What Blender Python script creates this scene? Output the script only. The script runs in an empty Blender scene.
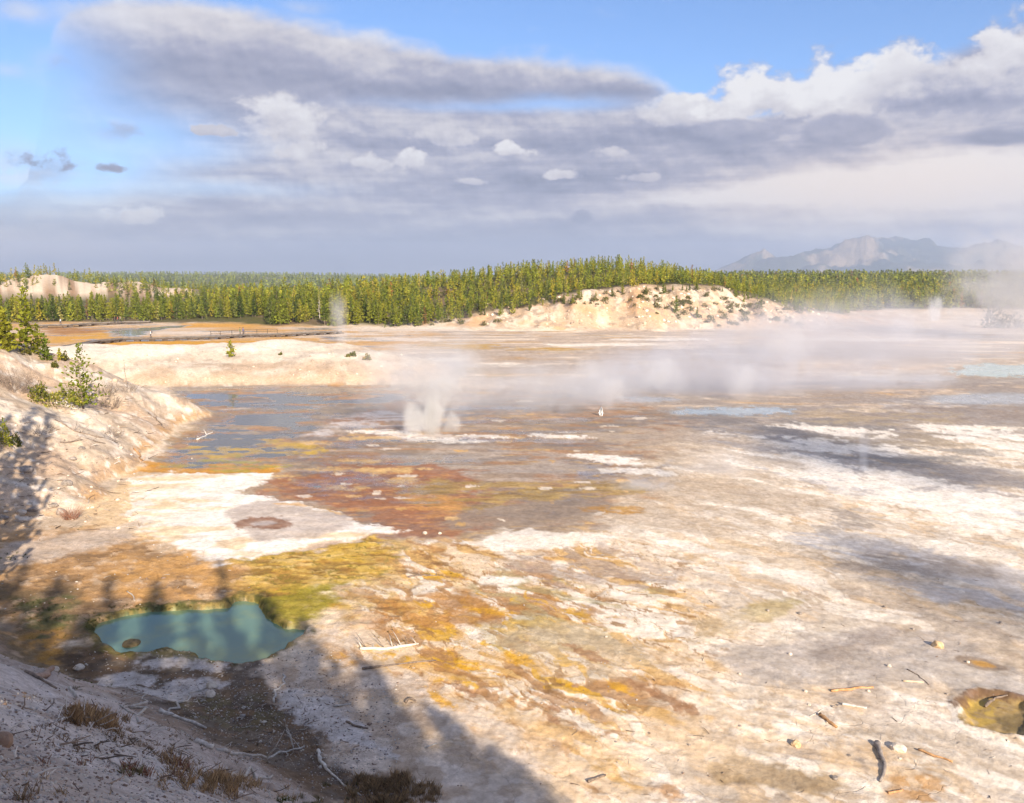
import bpy, bmesh, math, random
import numpy as np
from mathutils import Vector, Matrix

random.seed(7)
RNG = np.random.default_rng(7)
scene = bpy.context.scene
COL = scene.collection
EXPO = 1.0

# ------------------------------------------------------------------ camera geometry
FPX, PITCH, EYE = 887.0, math.radians(8.56), 16.0
SP, CP = math.sin(PITCH), math.cos(PITCH)


def ray(px, py):
    u, v = (px - 512.0) / FPX, -(py - 401.5) / FPX
    return np.array([u, v * SP + CP, v * CP - SP])


def flat(px, py, z=0.0):
    """point of the basin floor that the photograph shows at px, py"""
    d = ray(px, py)
    t = (EYE - z) / max(1e-4, -d[2])
    return d[0] * t, d[1] * t


def azel(px, py):
    d = ray(px, py)
    return math.degrees(math.atan2(d[0], d[1])), math.degrees(math.asin(d[2] / np.linalg.norm(d)))


# ------------------------------------------------------------------ noise
def _h(ix, iy, seed):
    n = (ix.astype(np.int64) * 374761393 + iy.astype(np.int64) * 668265263 + seed * 974634777) & 0xFFFFFFFF
    n = ((n ^ (n >> 13)) * 1274126177) & 0xFFFFFFFF
    n = n ^ (n >> 16)
    return (n & 0xFFFFFF).astype(np.float64) / 16777215.0


def vnoise(x, y, seed=0):
    x = np.asarray(x, float); y = np.asarray(y, float)
    ix, iy = np.floor(x), np.floor(y)
    fx, fy = x - ix, y - iy
    fx = fx * fx * fx * (fx * (fx * 6 - 15) + 10); fy = fy * fy * fy * (fy * (fy * 6 - 15) + 10)
    a, b = _h(ix, iy, seed), _h(ix + 1, iy, seed)
    c, d = _h(ix, iy + 1, seed), _h(ix + 1, iy + 1, seed)
    return ((a + (b - a) * fx) * (1 - fy) + (c + (d - c) * fx) * fy) * 2 - 1


def fbm(x, y, oct=5, seed=0, gain=0.5):
    s, a, n = 0.0, 1.0, 0.0
    x = np.asarray(x, float); y = np.asarray(y, float)
    c, sn = 0.8, 0.6
    for i in range(oct):
        s = s + a * vnoise(x + 17.3 * i, y - 9.1 * i, seed + i * 13)
        n += a
        a *= gain
        x, y = (x * c - y * sn) * 2.03, (x * sn + y * c) * 2.03
    return s / n * 1.5


def sstep(a, b, x):
    t = np.clip((x - a) / (b - a), 0, 1)
    return t * t * (3 - 2 * t)


def smax(a, b, k):
    h = np.clip(0.5 + 0.5 * (a - b) / k, 0, 1)
    return b * (1 - h) + a * h + k * h * (1 - h)


def mix(a, b, w):
    return a + (b - a) * w


def sdpoly(x, y, P):
    """signed distance to polygon P, negative inside"""
    d = np.full(x.shape, 1e18)
    inside = np.zeros(x.shape, bool)
    n = len(P)
    for i in range(n):
        ax, ay = P[i]; bx, by = P[(i + 1) % n]
        ex, ey = bx - ax, by - ay
        wx, wy = x - ax, y - ay
        t = np.clip((wx * ex + wy * ey) / (ex * ex + ey * ey + 1e-12), 0, 1)
        d = np.minimum(d, (wx - ex * t) ** 2 + (wy - ey * t) ** 2)
        c = (ay > y) != (by > y)
        inside ^= c & (x < (bx - ax) * (y - ay) / (by - ay + 1e-18) + ax)
    d = np.sqrt(d)
    return np.where(inside, -d, d)


def wpoly(pts, sub=3, z=0.0):
    out = []
    for i in range(len(pts)):
        a, b = pts[i], pts[(i + 1) % len(pts)]
        for k in range(sub):
            t = k / sub
            out.append(flat(a[0] + (b[0] - a[0]) * t, a[1] + (b[1] - a[1]) * t, z))
    return np.array(out)


def ell(cx, cy, rx, ry, n=18, rot=0.0):
    c, s = math.cos(rot), math.sin(rot)
    return [(cx + rx * math.cos(a) * c - ry * math.sin(a) * s, cy + rx * math.cos(a) * s + ry * math.sin(a) * c)
            for a in [2 * math.pi * k / n for k in range(n)]]


# ------------------------------------------------------------------ terrain height
POOL = [(95, 629), (108, 619), (130, 614), (150, 610), (180, 609), (205, 608), (231, 606), (238, 600), (254, 600),
        (259, 612), (272, 622), (286, 628), (302, 628), (300, 632), (290, 638), (280, 646), (262, 657), (235, 660),
        (205, 655), (197, 649), (165, 646), (150, 650), (128, 650), (112, 641)]
POOL_W = wpoly(POOL, 4)
PIT = [(957, 706), (966, 697), (976, 692), (1000, 696), (1028, 702), (1036, 722), (1026, 738), (1000, 737), (968, 728)]
PIT_W = wpoly(PIT, 4)
LAGOON = [(168, 388), (240, 386), (330, 385.5), (402, 386), (410, 396), (380, 408), (330, 420), (300, 440), (292, 462),
          (270, 470), (215, 472), (150, 470), (158, 458), (176, 438), (222, 420), (205, 412), (186, 402)]
LAGOON_W = wpoly(LAGOON, 4)
FLAT_W = wpoly([(330, 392), (420, 390), (560, 396), (640, 408), (640, 470), (590, 522), (480, 536), (390, 538), (300, 500), (270, 478), (300, 462), (330, 425), (385, 410)], 3)

SHORE_W = wpoly([(130, 382), (420, 382), (600, 392), (668, 405), (660, 480), (610, 530), (480, 545), (370, 545), (280, 505), (240, 480), (120, 478)], 3)
# central hill: crest height along world x
HX = np.array([-140, -95, -60, -35, -23, -3, 15, 36, 58, 70, 82, 95, 115, 150])
HZ = np.array([0.0, 0.5, 1.6, 2.6, 3.8, 6.2, 9.4, 11.6, 11.0, 7.9, 4.8, 2.3, 0.8, 0.0])
RX = np.array([-170, -110, -80, -63, -39, -4, 15, 37, 58, 72, 93, 110, 140])
RZ = np.array([0.0, 1.5, 3.9, 5.8, 8.4, 12.6, 14.4, 15.6, 12.4, 9.6, 4.6, 2.0, 0.0])   # wooded ridge behind the bank
HB = np.array([244, 242, 238, 234, 231, 227, 226, 226, 227, 227, 228, 230, 236, 250.])  # foot of the bank


def height(x, y, fine=True):
    x = np.asarray(x, float); y = np.asarray(y, float)
    r = np.hypot(x, y)
    z = np.maximum(0.03, 0.10 + 0.09 * fbm(x / 14, y / 14, 3, 1))
    # far land
    z = z + 5.5 * sstep(330, 1500, y) * sstep(-20, 90, x) - (5.0 * sstep(330, 430, y) + 9.5 * sstep(640, 1050, y)) * sstep(20, -60, x) + 2 * sstep(900, 2500, r)
    z = z * sstep(20, 60, r) * 1.0
    # central hill with its bare front
    wx = x + 5 * fbm(x / 30, y / 30, 2, 5)
    A = np.interp(wx, HX, HZ); B = np.interp(x, HX, HB) + 2.5 * fbm(x / 9, y / 40, 3, 9)
    ram = sstep(0, 1, (y - B) / 32.0) ** 0.72
    gully = 1.5 * fbm(x / 3.4, y / 16.0, 5, 21) * np.clip(A / 8, 0, 1) * sstep(0, .25, ram) * (1 - 0.7 * sstep(.85, 1, ram))
    hill = np.where(A > 0.01, np.maximum((A + gully) * ram, 0), 0)
    hill = np.maximum(hill, (np.interp(wx, RX, RZ) + .5 * fbm(x / 12, y / 12, 3, 23)) * sstep(238, 306, y))
    z = z + hill * (1 - sstep(318, 420, y))
    z = z - 0.022 * np.maximum(r - 1500, 0)      # the country beyond falls away
    # pale hill far left
    d = ((x + 300) / 120) ** 2 + ((y - 470) / 80) ** 2
    z = z + 19.0 * np.exp(-d * 1.3) * (1 + .30 * fbm(x / 22, y / 22, 5, 31)) + 3.5 * np.exp(-(((x + 190) / 60) ** 2 + ((y - 480) / 60) ** 2))
    # forested swell behind the flats
    z = z + 2.8 * np.exp(-(((x + 130) / 70) ** 2 + ((y - 560) / 110) ** 2))
    # mound beyond the lagoon
    def hump(cx, cy, rx, ry, h, p=2.4):
        q = (np.abs((x - cx) / rx) ** p + np.abs((y - cy) / ry) ** p)
        return h * np.clip(1 - q, 0, None) ** 0.75
    fx = x + 2.5 * fbm(x / 12, y / 12, 3, 41); 
    m = np.maximum.reduce([hump(-64, 142, 24, 20, 3.5), hump(-43, 150, 22, 24, 3.2), hump(-26, 138, 14, 17.5, 2.8),
                           hump(-50, 134, 30, 13.5, 2.0), hump(-18, 136, 9, 14, 1.7)])
    m = m * (1 + 0.16 * fbm(fx / 6, y / 9, 4, 43))
    z = z + m
    # left bank
    toe = np.interp(y, [45, 55, 71, 86, 95, 107, 118], [-31, -28, -29.7, -33, -31.5, -38, -48]) + 1.2 * fbm(x / 5, y / 5, 3, 51)
    s = toe - x
    lb = 0.47 * s + (0.5 * fbm(x / 9, y / 9, 4, 53) + .16 * fbm(x / 1.8, y / 1.8, 4, 54)) * sstep(0, 6, s)
    lb = np.where(lb > 9.5, 9.5 + (lb - 9.5) * 0.25, lb)
    lb = lb * sstep(47, 64, y) * (1 - sstep(88, 121, y - 0.12 * (x + 40)))
    lb = np.where(y > 123, -99.0, lb)
    z = smax(z, lb, 0.25)
    # the hill the camera stands on
    s = 0.55 * x + 0.84 * y
    s = s + 1.1 * fbm(x / 6, y / 6, 4, 61) * sstep(8, 16, s)
    hc = 14.3 - (14.3 / 18.2) * np.maximum(s, 0)
    hc = np.where(s < 0, 14.3 + 0.06 * np.minimum(-s, 40), hc)
    hc = hc + 0.15 * fbm(x / 3, y / 3, 4, 63)
    z = smax(z, hc, 0.9)
    # lagoon bed, hot pool and pit
    near = (r < 150) & (y > 15)
    if near.any():
        z = np.array(z, copy=True)
        X, Y = x[near], y[near]
        w = fbm(X / 3.2, Y / 3.2, 5, 71)
        dl = sdpoly(X, Y, LAGOON_W)
        zz = z[near]
        wl = fbm(X / 6.5, Y / 2.6, 5, 72)
        zz = mix(zz, 0.045 * fbm(X / 1.6, Y / .8, 4, 76), sstep(2.5, -2.0, dl))
        zz = zz - sstep(2.5, -3.0, dl) * (0.006 - 0.13 * wl)
        dc = sdpoly(X, Y, FLAT_W)
        zz = mix(zz, 0.05 + 0.05 * fbm(X / 7, Y / 2.4, 5, 77), sstep(2.5, -2.5, dc) * sstep(-2, 2, dl))
        dp = sdpoly(X, Y, POOL_W) - 0.28 + 0.16 * fbm(X / 0.7, Y / 0.7, 4, 73)
        rim = 0.04 * np.exp(-((dp - 0.25) / 0.35) ** 2)
        zz = zz * mix(1, 0.25, sstep(2.5, .3, dp)) + rim * (1 + fbm(X / .3, Y / .3, 3, 74)) - 0.75 * sstep(0.10, -0.50, dp)
        dq = sdpoly(X, Y, PIT_W) + 0.10 * fbm(X / 0.5, Y / 0.5, 4, 75)
        zz = zz + 0.05 * np.exp(-((dq - .1) / .2) ** 2) - 0.17 * sstep(0.05, -0.35, dq)
        z[near] = zz
    if fine:
        rough = sstep(140, 30, r)
        z = z + rough * (0.030 * fbm(x / 0.9, y / 0.9, 4, 81) + 0.018 * np.abs(fbm(x / 0.32, y / 0.32, 3, 83)))
    return z


def h1(x, y, fine=True):
    return float(height(np.array([x]), np.array([y]), fine)[0])


def place(px, py, tmax=900.0):
    """first point of the terrain along the ray through px, py"""
    d = ray(px, py)
    t = np.concatenate([np.arange(4, 150, 0.05), np.arange(150, tmax, 0.4)])
    X, Y, Z = d[0] * t, d[1] * t, EYE + d[2] * t
    g = Z - height(X, Y)
    k = np.argmax(g < 0)
    if g[k] >= 0:
        k = len(t) - 1
    return float(X[k]), float(Y[k]), float(height(X[k:k + 1], Y[k:k + 1])[0])


def place_many(px, py, fine=True):
    """place() for many pixels at once: every ray steps by a safe share of its clearance"""
    u = (np.asarray(px) - 512.0) / FPX; v = -(np.asarray(py) - 401.5) / FPX
    dx, dy, dz = u, v * SP + CP, v * CP - SP
    t = np.full(u.shape, 4.0)
    for k in range(34):
        g = EYE + dz * t - height(dx * t, dy * t, False)
        t = np.clip(t + np.maximum(g, -1.0) / (0.75 - dz) * (.95 if k < 26 else .8), 3.0, 300.0)
    X_, Y_ = dx * t, dy * t
    return X_, Y_, height(X_, Y_, fine)


# ------------------------------------------------------------------ mesh and node helpers
def mesh_np(name, V, F, colors=None, mats=(), smooth=False, extra=None, matidx=None):
    V = np.asarray(V, np.float32); F = np.asarray(F, np.int32)
    me = bpy.data.meshes.new(name)
    k = F.shape[1]
    me.vertices.add(len(V)); me.vertices.foreach_set('co', V.ravel())
    me.loops.add(F.size); me.loops.foreach_set('vertex_index', F.ravel())
    me.polygons.add(len(F))
    me.polygons.foreach_set('loop_start', np.arange(0, F.size, k, dtype=np.int32))
    me.polygons.foreach_set('loop_total', np.full(len(F), k, np.int32))
    if smooth:
        me.polygons.foreach_set('use_smooth', np.ones(len(F), bool))
    for m in mats:
        me.materials.append(m)
    if matidx is not None:
        me.polygons.foreach_set('material_index', np.asarray(matidx, np.int32))
    me.update(calc_edges=True)
    if colors is not None:
        a = me.color_attributes.new('tint', 'FLOAT_COLOR', 'POINT')
        c = np.ones((len(V), 4), np.float32); c[:, :colors.shape[1]] = colors
        a.data.foreach_set('color', c.ravel())
    if extra:
        for n, arr in extra.items():
            a = me.attributes.new(n, 'FLOAT', 'POINT')
            a.data.foreach_set('value', np.asarray(arr, np.float32))
    me.validate()
    return me


def link(name, me, parent=None, loc=None, rotz=0.0, scale=1.0):
    o = bpy.data.objects.new(name, me)
    COL.objects.link(o)
    if parent is not None:
        o.parent = parent
    if loc is not None:
        o.location = loc
    o.rotation_euler = (0, 0, rotz)
    if scale != 1.0:
        o.scale = (scale,) * 3 if not hasattr(scale, '__len__') else scale
    return o


def tag(o, label, cat=None, group=None, kind=None):
    o['label'] = label
    if cat: o['category'] = cat
    if group: o['group'] = group
    if kind: o['kind'] = kind
    return o


def empty(name, loc, rotz=0.0, scale=1.0):
    o = bpy.data.objects.new(name, None)
    o.empty_display_size = 0.2
    COL.objects.link(o)
    o.location = loc; o.rotation_euler = (0, 0, rotz)
    o.scale = (scale,) * 3 if not hasattr(scale, '__len__') else scale
    return o


class X:
    """node expression: wraps a socket so that shaders read like arithmetic"""
    nt = None

    def __init__(s, sock): s.s = sock
    @staticmethod
    def put(sock, v):
        if isinstance(v, X): X.nt.links.new(v.s, sock)
        else: sock.default_value = v
    @staticmethod
    def m(op, *a, clamp=False):
        n = X.nt.nodes.new('ShaderNodeMath'); n.operation = op; n.use_clamp = clamp
        for i, v in enumerate(a): X.put(n.inputs[i], v)
        return X(n.outputs[0])
    def __add__(s, o): return X.m('ADD', s, o)
    __radd__ = __add__
    def __sub__(s, o): return X.m('SUBTRACT', s, o)
    def __rsub__(s, o): return X.m('SUBTRACT', o, s)
    def __mul__(s, o): return X.m('MULTIPLY', s, o)
    __rmul__ = __mul__
    def __truediv__(s, o): return X.m('DIVIDE', s, o)
    def __pow__(s, o): return X.m('POWER', s, o)


def node(kind, **kw):
    n = X.nt.nodes.new(kind)
    for k, v in kw.items(): setattr(n, k, v)
    return n


def xyz(a, b, c):
    n = node('ShaderNodeCombineXYZ')
    for i, v in enumerate((a, b, c)): X.put(n.inputs[i], v)
    return X(n.outputs[0])


def noise(vec, scale, detail=4.0, rough=0.55, dist=0.0, color=False):
    n = node('ShaderNodeTexNoise')
    X.put(n.inputs['Vector'], vec); n.inputs['Scale'].default_value = scale
    n.inputs['Detail'].default_value = detail; n.inputs['Roughness'].default_value = rough
    n.inputs['Distortion'].default_value = dist
    return X(n.outputs['Color' if color else 'Fac'])


def ss(v, a, b, lo=0.0, hi=1.0):
    n = node('ShaderNodeMapRange', interpolation_type='SMOOTHSTEP')
    X.put(n.inputs['Value'], v); X.put(n.inputs['From Min'], a); X.put(n.inputs['From Max'], b)
    X.put(n.inputs['To Min'], lo); X.put(n.inputs['To Max'], hi)
    return X(n.outputs[0])


def cmix(f, a, b, blend='MIX'):
    n = node('ShaderNodeMix', data_type='RGBA', blend_type=blend)
    X.put(n.inputs[0], f)
    for i, v in ((6, a), (7, b)):
        X.put(n.inputs[i], v if isinstance(v, X) else (*v, 1.0) if len(v) == 3 else v)
    return X(n.outputs[2])


def sep(v):
    n = node('ShaderNodeSeparateXYZ'); X.put(n.inputs[0], v)
    return [X(o) for o in n.outputs]


def new_mat(name):
    m = bpy.data.materials.new(name); m.use_nodes = True
    nt = m.node_tree; nt.nodes.clear(); X.nt = nt
    out = nt.nodes.new('ShaderNodeOutputMaterial')
    return m, out


def principled(out, color, rough=0.85, spec=0.3, bump=None, bstr=0.3, bdist=0.02):
    p = node('ShaderNodeBsdfPrincipled')
    X.put(p.inputs['Base Color'], color if isinstance(color, X) else (*color, 1.0))
    X.put(p.inputs['Roughness'], rough); X.put(p.inputs['Specular IOR Level'], spec)
    if bump is not None:
        b = node('ShaderNodeBump'); X.put(b.inputs['Height'], bump)
        X.put(b.inputs['Strength'], bstr); b.inputs['Distance'].default_value = bdist
        X.nt.links.new(b.outputs[0], p.inputs['Normal'])
    X.nt.links.new(p.outputs[0], out.inputs['Surface'])
    return p


def attr(name, kind='Color'):
    n = node('ShaderNodeAttribute'); n.attribute_name = name
    return X(n.outputs[kind])


def pos():
    return X(node('ShaderNodeNewGeometry').outputs['Position'])


def objco():
    return X(node('ShaderNodeTexCoord').outputs['Object'])


def simple_mat(name, c1, c2, scale=8.0, rough=0.85, bdist=0.01, spec=0.25, detail=5.0):
    m, out = new_mat(name)
    c = objco()
    n = noise(c, scale, detail, 0.6)
    r = X(node('ShaderNodeObjectInfo').outputs['Random'])
    col = cmix(ss(n, 0.3, 0.7), c1, c2)
    col = cmix(1.0, col, cmix(r, (0.82, 0.82, 0.82), (1.1, 1.1, 1.1)), 'MULTIPLY')
    principled(out, col, rough, spec, noise(c, scale * 3, 4), 0.5, bdist)
    return m


# ------------------------------------------------------------------ ground colours
W_ = (.80, .74, .655); WW = (.84, .79, .72); CREAM = (.74, .615, .48); BEIGE = (.57, .455, .33); GREY = (.44, .37, .30)
PINK = (.56, .45, .37); ORANGE = (.60, .31, .075); OCHRE = (.50, .33, .06); GOLD = (.55, .37, .06); MOSS = (.20, .21, .04)
RED = (.33, .145, .07); BROWN = (.25, .15, .08); DARK = (.085, .06, .042); MUD = (.26, .205, .165); RUST = (.38, .19, .07)
GRAVEL = (.50, .45, .42); TEAL = (.30, .55, .56); SLATE = (.30, .29, .30)


class Painter:
    def __init__(s, x, y, z):
        s.x, s.y, s.z = x, y, z
        n = len(x)
        s.c = np.zeros((n, 3)); s.wet = np.zeros(n); s.rough = np.ones(n); s.dz = np.zeros(n)
        s.a = x * .62 - y * .78; s.b = x * .78 + y * .62   # along and across the run-off

    def blend(s, idx, w, col, wet=None, rough=None):
        w3 = w[:, None]
        s.c[idx] = s.c[idx] * (1 - w3) + np.asarray(col) * w3
        if wet is not None: s.wet[idx] = s.wet[idx] * (1 - w) + wet * w
        if rough is not None: s.rough[idx] = s.rough[idx] * (1 - w) + rough * w

    def poly(s, pts, col, soft=.4, amp=.9, scale=2.5, op=1.0, mot=None, wet=None, rough=None, seed=0, oct=5, world=False, lift=0.0):
        P = np.asarray(pts) if world else wpoly(pts)
        mg = soft + amp * 1.6
        lo, hi = P.min(0) - mg, P.max(0) + mg
        idx = np.nonzero((s.x > lo[0]) & (s.x < hi[0]) & (s.y > lo[1]) & (s.y < hi[1]) & (s.z < 3.0))[0]
        if not len(idx): return
        x, y = s.x[idx], s.y[idx]
        q = scale * .22
        d = sdpoly(x, y, P) + amp * (fbm(x / scale, y / scale, oct, 100 + seed, .6) + .45 * fbm(x / q, y / q, 3, 150 + seed, .6))
        w = sstep(soft, -soft, d) * op * (.93 + .14 * fbm(x / (scale * .5), y / (scale * .3), 4, 160 + seed))
        w = np.clip(w, 0, 1)
        if mot is not None:
            w = w * s.mottle(idx, *mot)
        s.blend(idx, w, col, wet, rough)
        if lift: s.dz[idx] += lift * w

    def mottle(s, idx, thr, scale, width=.18, kind='iso', seed=0):
        x, y = s.x[idx], s.y[idx]
        if kind == 'run':
            wv = fbm(x / (scale * 2), y / (scale * 2), 3, 300 + seed) * .8
            n = fbm(s.a[idx] / (scale * 4.5) + wv * .3, s.b[idx] / scale + wv, 5, 310 + seed, .55)
        elif kind == 'edge':      # the rim of the 'run' pattern of the same scale and seed
            wv = fbm(x / (scale * 2), y / (scale * 2), 3, 300 + seed) * .8
            n = fbm(s.a[idx] / (scale * 4.5) + wv * .3, s.b[idx] / scale + wv, 5, 310 + seed, .55)
            return np.exp(-((n - thr) / width) ** 2)
        elif kind == 'line':
            wv = fbm(x / (scale * 1.2), y / (scale * 1.2), 4, 340 + seed)
            n = fbm(s.a[idx] / (scale * 3) + wv * .25, s.b[idx] / scale + wv * .5, 5, 341 + seed, .5)
            return np.exp(-((n - thr) / width) ** 2)
        elif kind == 'wide':   # drawn out across the view, as far shores lie
            n = fbm(x / (scale * 3.5), y / scale, 5, 320 + seed, .55)
        else:
            n = fbm(x / scale, y / scale, 5, 330 + seed, .55)
        return sstep(thr - width, thr + width, n)


def paint(x, y, z):
    p = Painter(x, y, z)
    n = len(x); A = np.arange(n)
    r = np.hypot(x, y)
    n1 = fbm(p.a / 22, p.b / 5, 5, 401); n2 = fbm(x / 6, y / 6, 5, 402); n3 = fbm(p.a / 6, p.b / 1.3, 5, 403)
    n4 = fbm(x / 1.3, y / 1.3, 4, 404); n5 = fbm(x / 30, y / 12, 4, 405)
    base = np.tile(np.array(BEIGE), (n, 1))
    p.c = base
    p.blend(A, sstep(-.25, .5, n1) * .75, CREAM)
    p.blend(A, sstep(.0, .6, n2) * .45, GREY)
    p.blend(A, sstep(.1, .7, n3) * .5, W_)
    # --- right side: sheets of pale sinter
    R_ = [(640, 425), (1060, 415), (1500, 600), (1500, 1000), (560, 900), (430, 803), (470, 720), (560, 640), (560, 560), (650, 510)]
    p.poly(R_, (.68, .58, .46), soft=3, amp=3, scale=6, op=.9, rough=.35)
    p.poly(R_, WW, soft=3, amp=2, op=.60, mot=(.05, 1.6, .12, 'run', 1), lift=.03)
    p.poly(R_, (.40, .29, .19), soft=3, amp=2, op=.50, mot=(-.06, 1.6, .035, 'edge', 1))
    p.poly(R_, (.52, .41, .30), soft=3, amp=2, op=.65, mot=(.10, 3.2, .13, 'run', 6))
    for q in ([(690, 440), (760, 445), (880, 480), (1060, 520), (1060, 575), (900, 530), (800, 500), (720, 470)], [(560, 600), (640, 590), (700, 598), (800, 612), (900, 636), (1060, 690), (1060, 712), (900, 668), (780, 640), (680, 645), (600, 640)],
              [(570, 640), (640, 655), (720, 690), (800, 720), (840, 760), (740, 740), (660, 720), (600, 690)], [(930, 420), (1060, 430), (1060, 470), (980, 452)]):
        p.poly(q, (.83, .77, .68), soft=1.0, amp=2.0, scale=3, op=.8, mot=(-.25, 1.5, .3, 'run', 92))
    p.poly(R_, (.50, .425, .345), soft=3, amp=2, op=.75, mot=(.30, 2.4, .09, 'run', 2), lift=-.02)
    p.poly(R_, (.64, .46, .27), soft=3, amp=2, op=.55, mot=(.42, 1.3, .15, 'run', 3))
    for q, (th_, sc_, wd_, op_, c_) in enumerate(((.05, 2.2, .035, .45, (.36, .27, .20)), (.42, 1.6, .04, .40, (.40, .28, .17)), (-.35, 3.0, .035, .5, (.34, .28, .24)), (.25, .9, .03, .30, (.36, .26, .18)))):
        p.poly(R_, c_, soft=3, amp=2, op=op_, mot=(th_, sc_, wd_, 'line', 3 + q))
    p.poly(R_, (.85, .80, .72), soft=3, amp=2, op=.55, mot=(.38, 1.1, .07, 'run', 5))
    # far basin
    F_ = [(330, 331), (1200, 325), (1200, 420), (640, 430), (400, 380), (390, 350)]
    p.poly(F_, (.52, .42, .335), soft=6, amp=5, scale=12, op=.9, wet=.15)
    p.poly(F_, (.74, .64, .52), soft=6, amp=5, op=.9, mot=(.25, 3.5, .15, 'wide', 4))
    p.poly(F_, (.33, .27, .22), soft=6, amp=5, op=.7, mot=(.30, 3.0, .15, 'wide', 5), wet=.4)
    p.poly(F_, (.52, .31, .10), soft=6, amp=5, op=.7, mot=(.55, 4.0, .15, 'wide', 6))
    for (px, py, rx, ry) in ((455, 345, 40, 3), (470, 349, 26, 2), (548, 351, 34, 4), (440, 372, 30, 4), (490, 372, 60, 6), (700, 362, 60, 3)):
        p.poly(ell(px, py, rx, ry), (.50, .31, .06) if ry < 5 else (.36, .26, .11), soft=1.2, amp=3, scale=4, op=.9, mot=(-.15, 2.5, .2, 'wide', 7))
    for (px, py, rx, ry) in ((500, 366, 40, 2.2), (530, 383, 30, 2), (600, 345, 60, 1.4), (660, 340, 50, 1.2), (760, 348, 60, 1.6),
                             (860, 340, 70, 2), (900, 372, 60, 2), (980, 381, 60, 2.5), (430, 360, 40, 2)):
        p.poly(ell(px, py, rx, ry), W_, soft=.7, amp=2.2, scale=4, op=.95)
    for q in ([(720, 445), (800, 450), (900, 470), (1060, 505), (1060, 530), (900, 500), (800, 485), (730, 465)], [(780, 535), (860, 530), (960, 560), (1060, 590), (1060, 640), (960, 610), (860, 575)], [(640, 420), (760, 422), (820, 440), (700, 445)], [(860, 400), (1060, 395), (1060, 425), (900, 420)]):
        p.poly(q, (.45, .44, .455), soft=1.0, amp=2.2, scale=3, op=.75, mot=(-.2, 1.6, .2, 'run', 93), wet=.45, rough=.2)  # blue-grey wet sinter, with part of the soft shadow bands in its colour
    p.poly([(420, 352), (640, 350), (800, 345), (1060, 345), (1060, 385), (700, 392), (520, 392), (420, 375)], (.40, .335, .285), soft=3, amp=4, scale=8, op=.7, mot=(-.35, 3, .25, 'wide', 94), wet=.25)
    p.poly([(540, 388), (700, 384), (1060, 376), (1060, 432), (960, 440), (860, 452), (760, 448), (660, 442), (560, 430)], (.30, .265, .245), soft=1.5, amp=3, scale=5, op=.85, mot=(-.40, 2, .25, 'wide', 95), wet=.35)
    p.poly([(620, 425), (720, 428), (860, 446), (1000, 470), (1060, 490), (1060, 505), (900, 480), (760, 462), (660, 450)], (.36, .335, .33), soft=1, amp=2.4, scale=4, op=.75, mot=(-.25, 1.6, .2, 'run', 96), wet=.35)
    # turquoise and blue pools in the steam
    p.poly(ell(1010, 371, 55, 6), (.36, .50, .50), soft=1.2, amp=2.5, wet=1, rough=0)
    p.poly(ell(900, 378, 60, 4), (.44, .46, .46), soft=2, amp=2, wet=1, op=.5, rough=0)
    p.poly(ell(735, 413, 60, 4), (.27, .37, .45), soft=1.2, amp=2.2, wet=1, rough=0)
    p.poly(ell(640, 400, 40, 3), (.33, .35, .37), soft=1, amp=1.2, wet=1, rough=0)
    p.poly(ell(985, 400, 60, 6), (.40, .42, .43), soft=1.5, amp=1.5, wet=.8, op=.8)
    # dark steaming mud on the right
    for (px, py, rx, ry, c, o) in ((700, 425, 110, 10, (.20, .18, .17), .85), (840, 428, 90, 9, (.22, .20, .18), .8), (900, 455, 90, 10, (.24, .22, .20), .8),
                                   (960, 415, 110, 10, (.30, .24, .19), .8), (880, 418, 90, 8, (.40, .31, .19), .8), (960, 480, 80, 8, (.30, .27, .25), .7),
                                   (930, 440, 120, 7, (.36, .29, .2), .7)):
        p.poly(ell(px, py, rx, ry), c, soft=1.2, amp=2.2, scale=3, op=o, mot=(-.15, 1.3, .25, 'wide', px), wet=.5)
    for (px, py, rx, ry) in ((1000, 442, 60, 9), (965, 432, 50, 6), (850, 432, 45, 5), (810, 428, 40, 3), (760, 440, 60, 4), (780, 462, 70, 10), (860, 478, 90, 12),
                             (950, 500, 110, 10), (730, 455, 40, 5), (830, 447, 90, 6), (1000, 520, 70, 14), (590, 434, 42, 5.5), (565, 433, 18, 4)):
        p.poly(ell(px, py, rx, ry, rot=.08), WW, soft=.6, amp=1.8, scale=2.5, op=.95, mot=(-.35, 1.2, .25, 'run', px))
    # --- central brown flat
    C_ = [(205, 392), (420, 388), (560, 392), (640, 404), (690, 425), (640, 470), (640, 500), (590, 528), (480, 540), (385, 545), (300, 512), (255, 490), (290, 470), (200, 440)]
    p.poly(C_, (.29, .215, .155), soft=1.5, amp=2.0, scale=4, wet=.42, rough=.35)
    p.poly(C_, (.23, .19, .165), soft=1.5, amp=2, op=.75, mot=(.12, 1.6, .2, 'wide', 11), wet=.5)
    p.poly(C_, (.40, .21, .09), soft=1.5, amp=2, op=.65, mot=(.2, .9, .2, 'wide', 16))
    p.poly(C_, (.47, .39, .33), soft=1.5, amp=2, op=.7, mot=(.42, 1.4, .12, 'wide', 12), wet=.2)
    p.poly(C_, (.52, .34, .14), soft=1.5, amp=2, op=.7, mot=(.62, 1.1, .12, 'wide', 13))
    p.poly([(545, 436), (640, 424), (760, 430), (830, 500), (700, 540), (600, 520), (640, 490), (640, 460)], (.46, .37, .28), soft=2, amp=2, op=.75, mot=(-.3, 1.5, .3, 'run', 14))
    p.poly([(400, 395), (330, 405), (300, 420), (360, 428), (410, 420)], (.36, .19, .10), soft=1.5, amp=2, op=.8, wet=.5)
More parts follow.
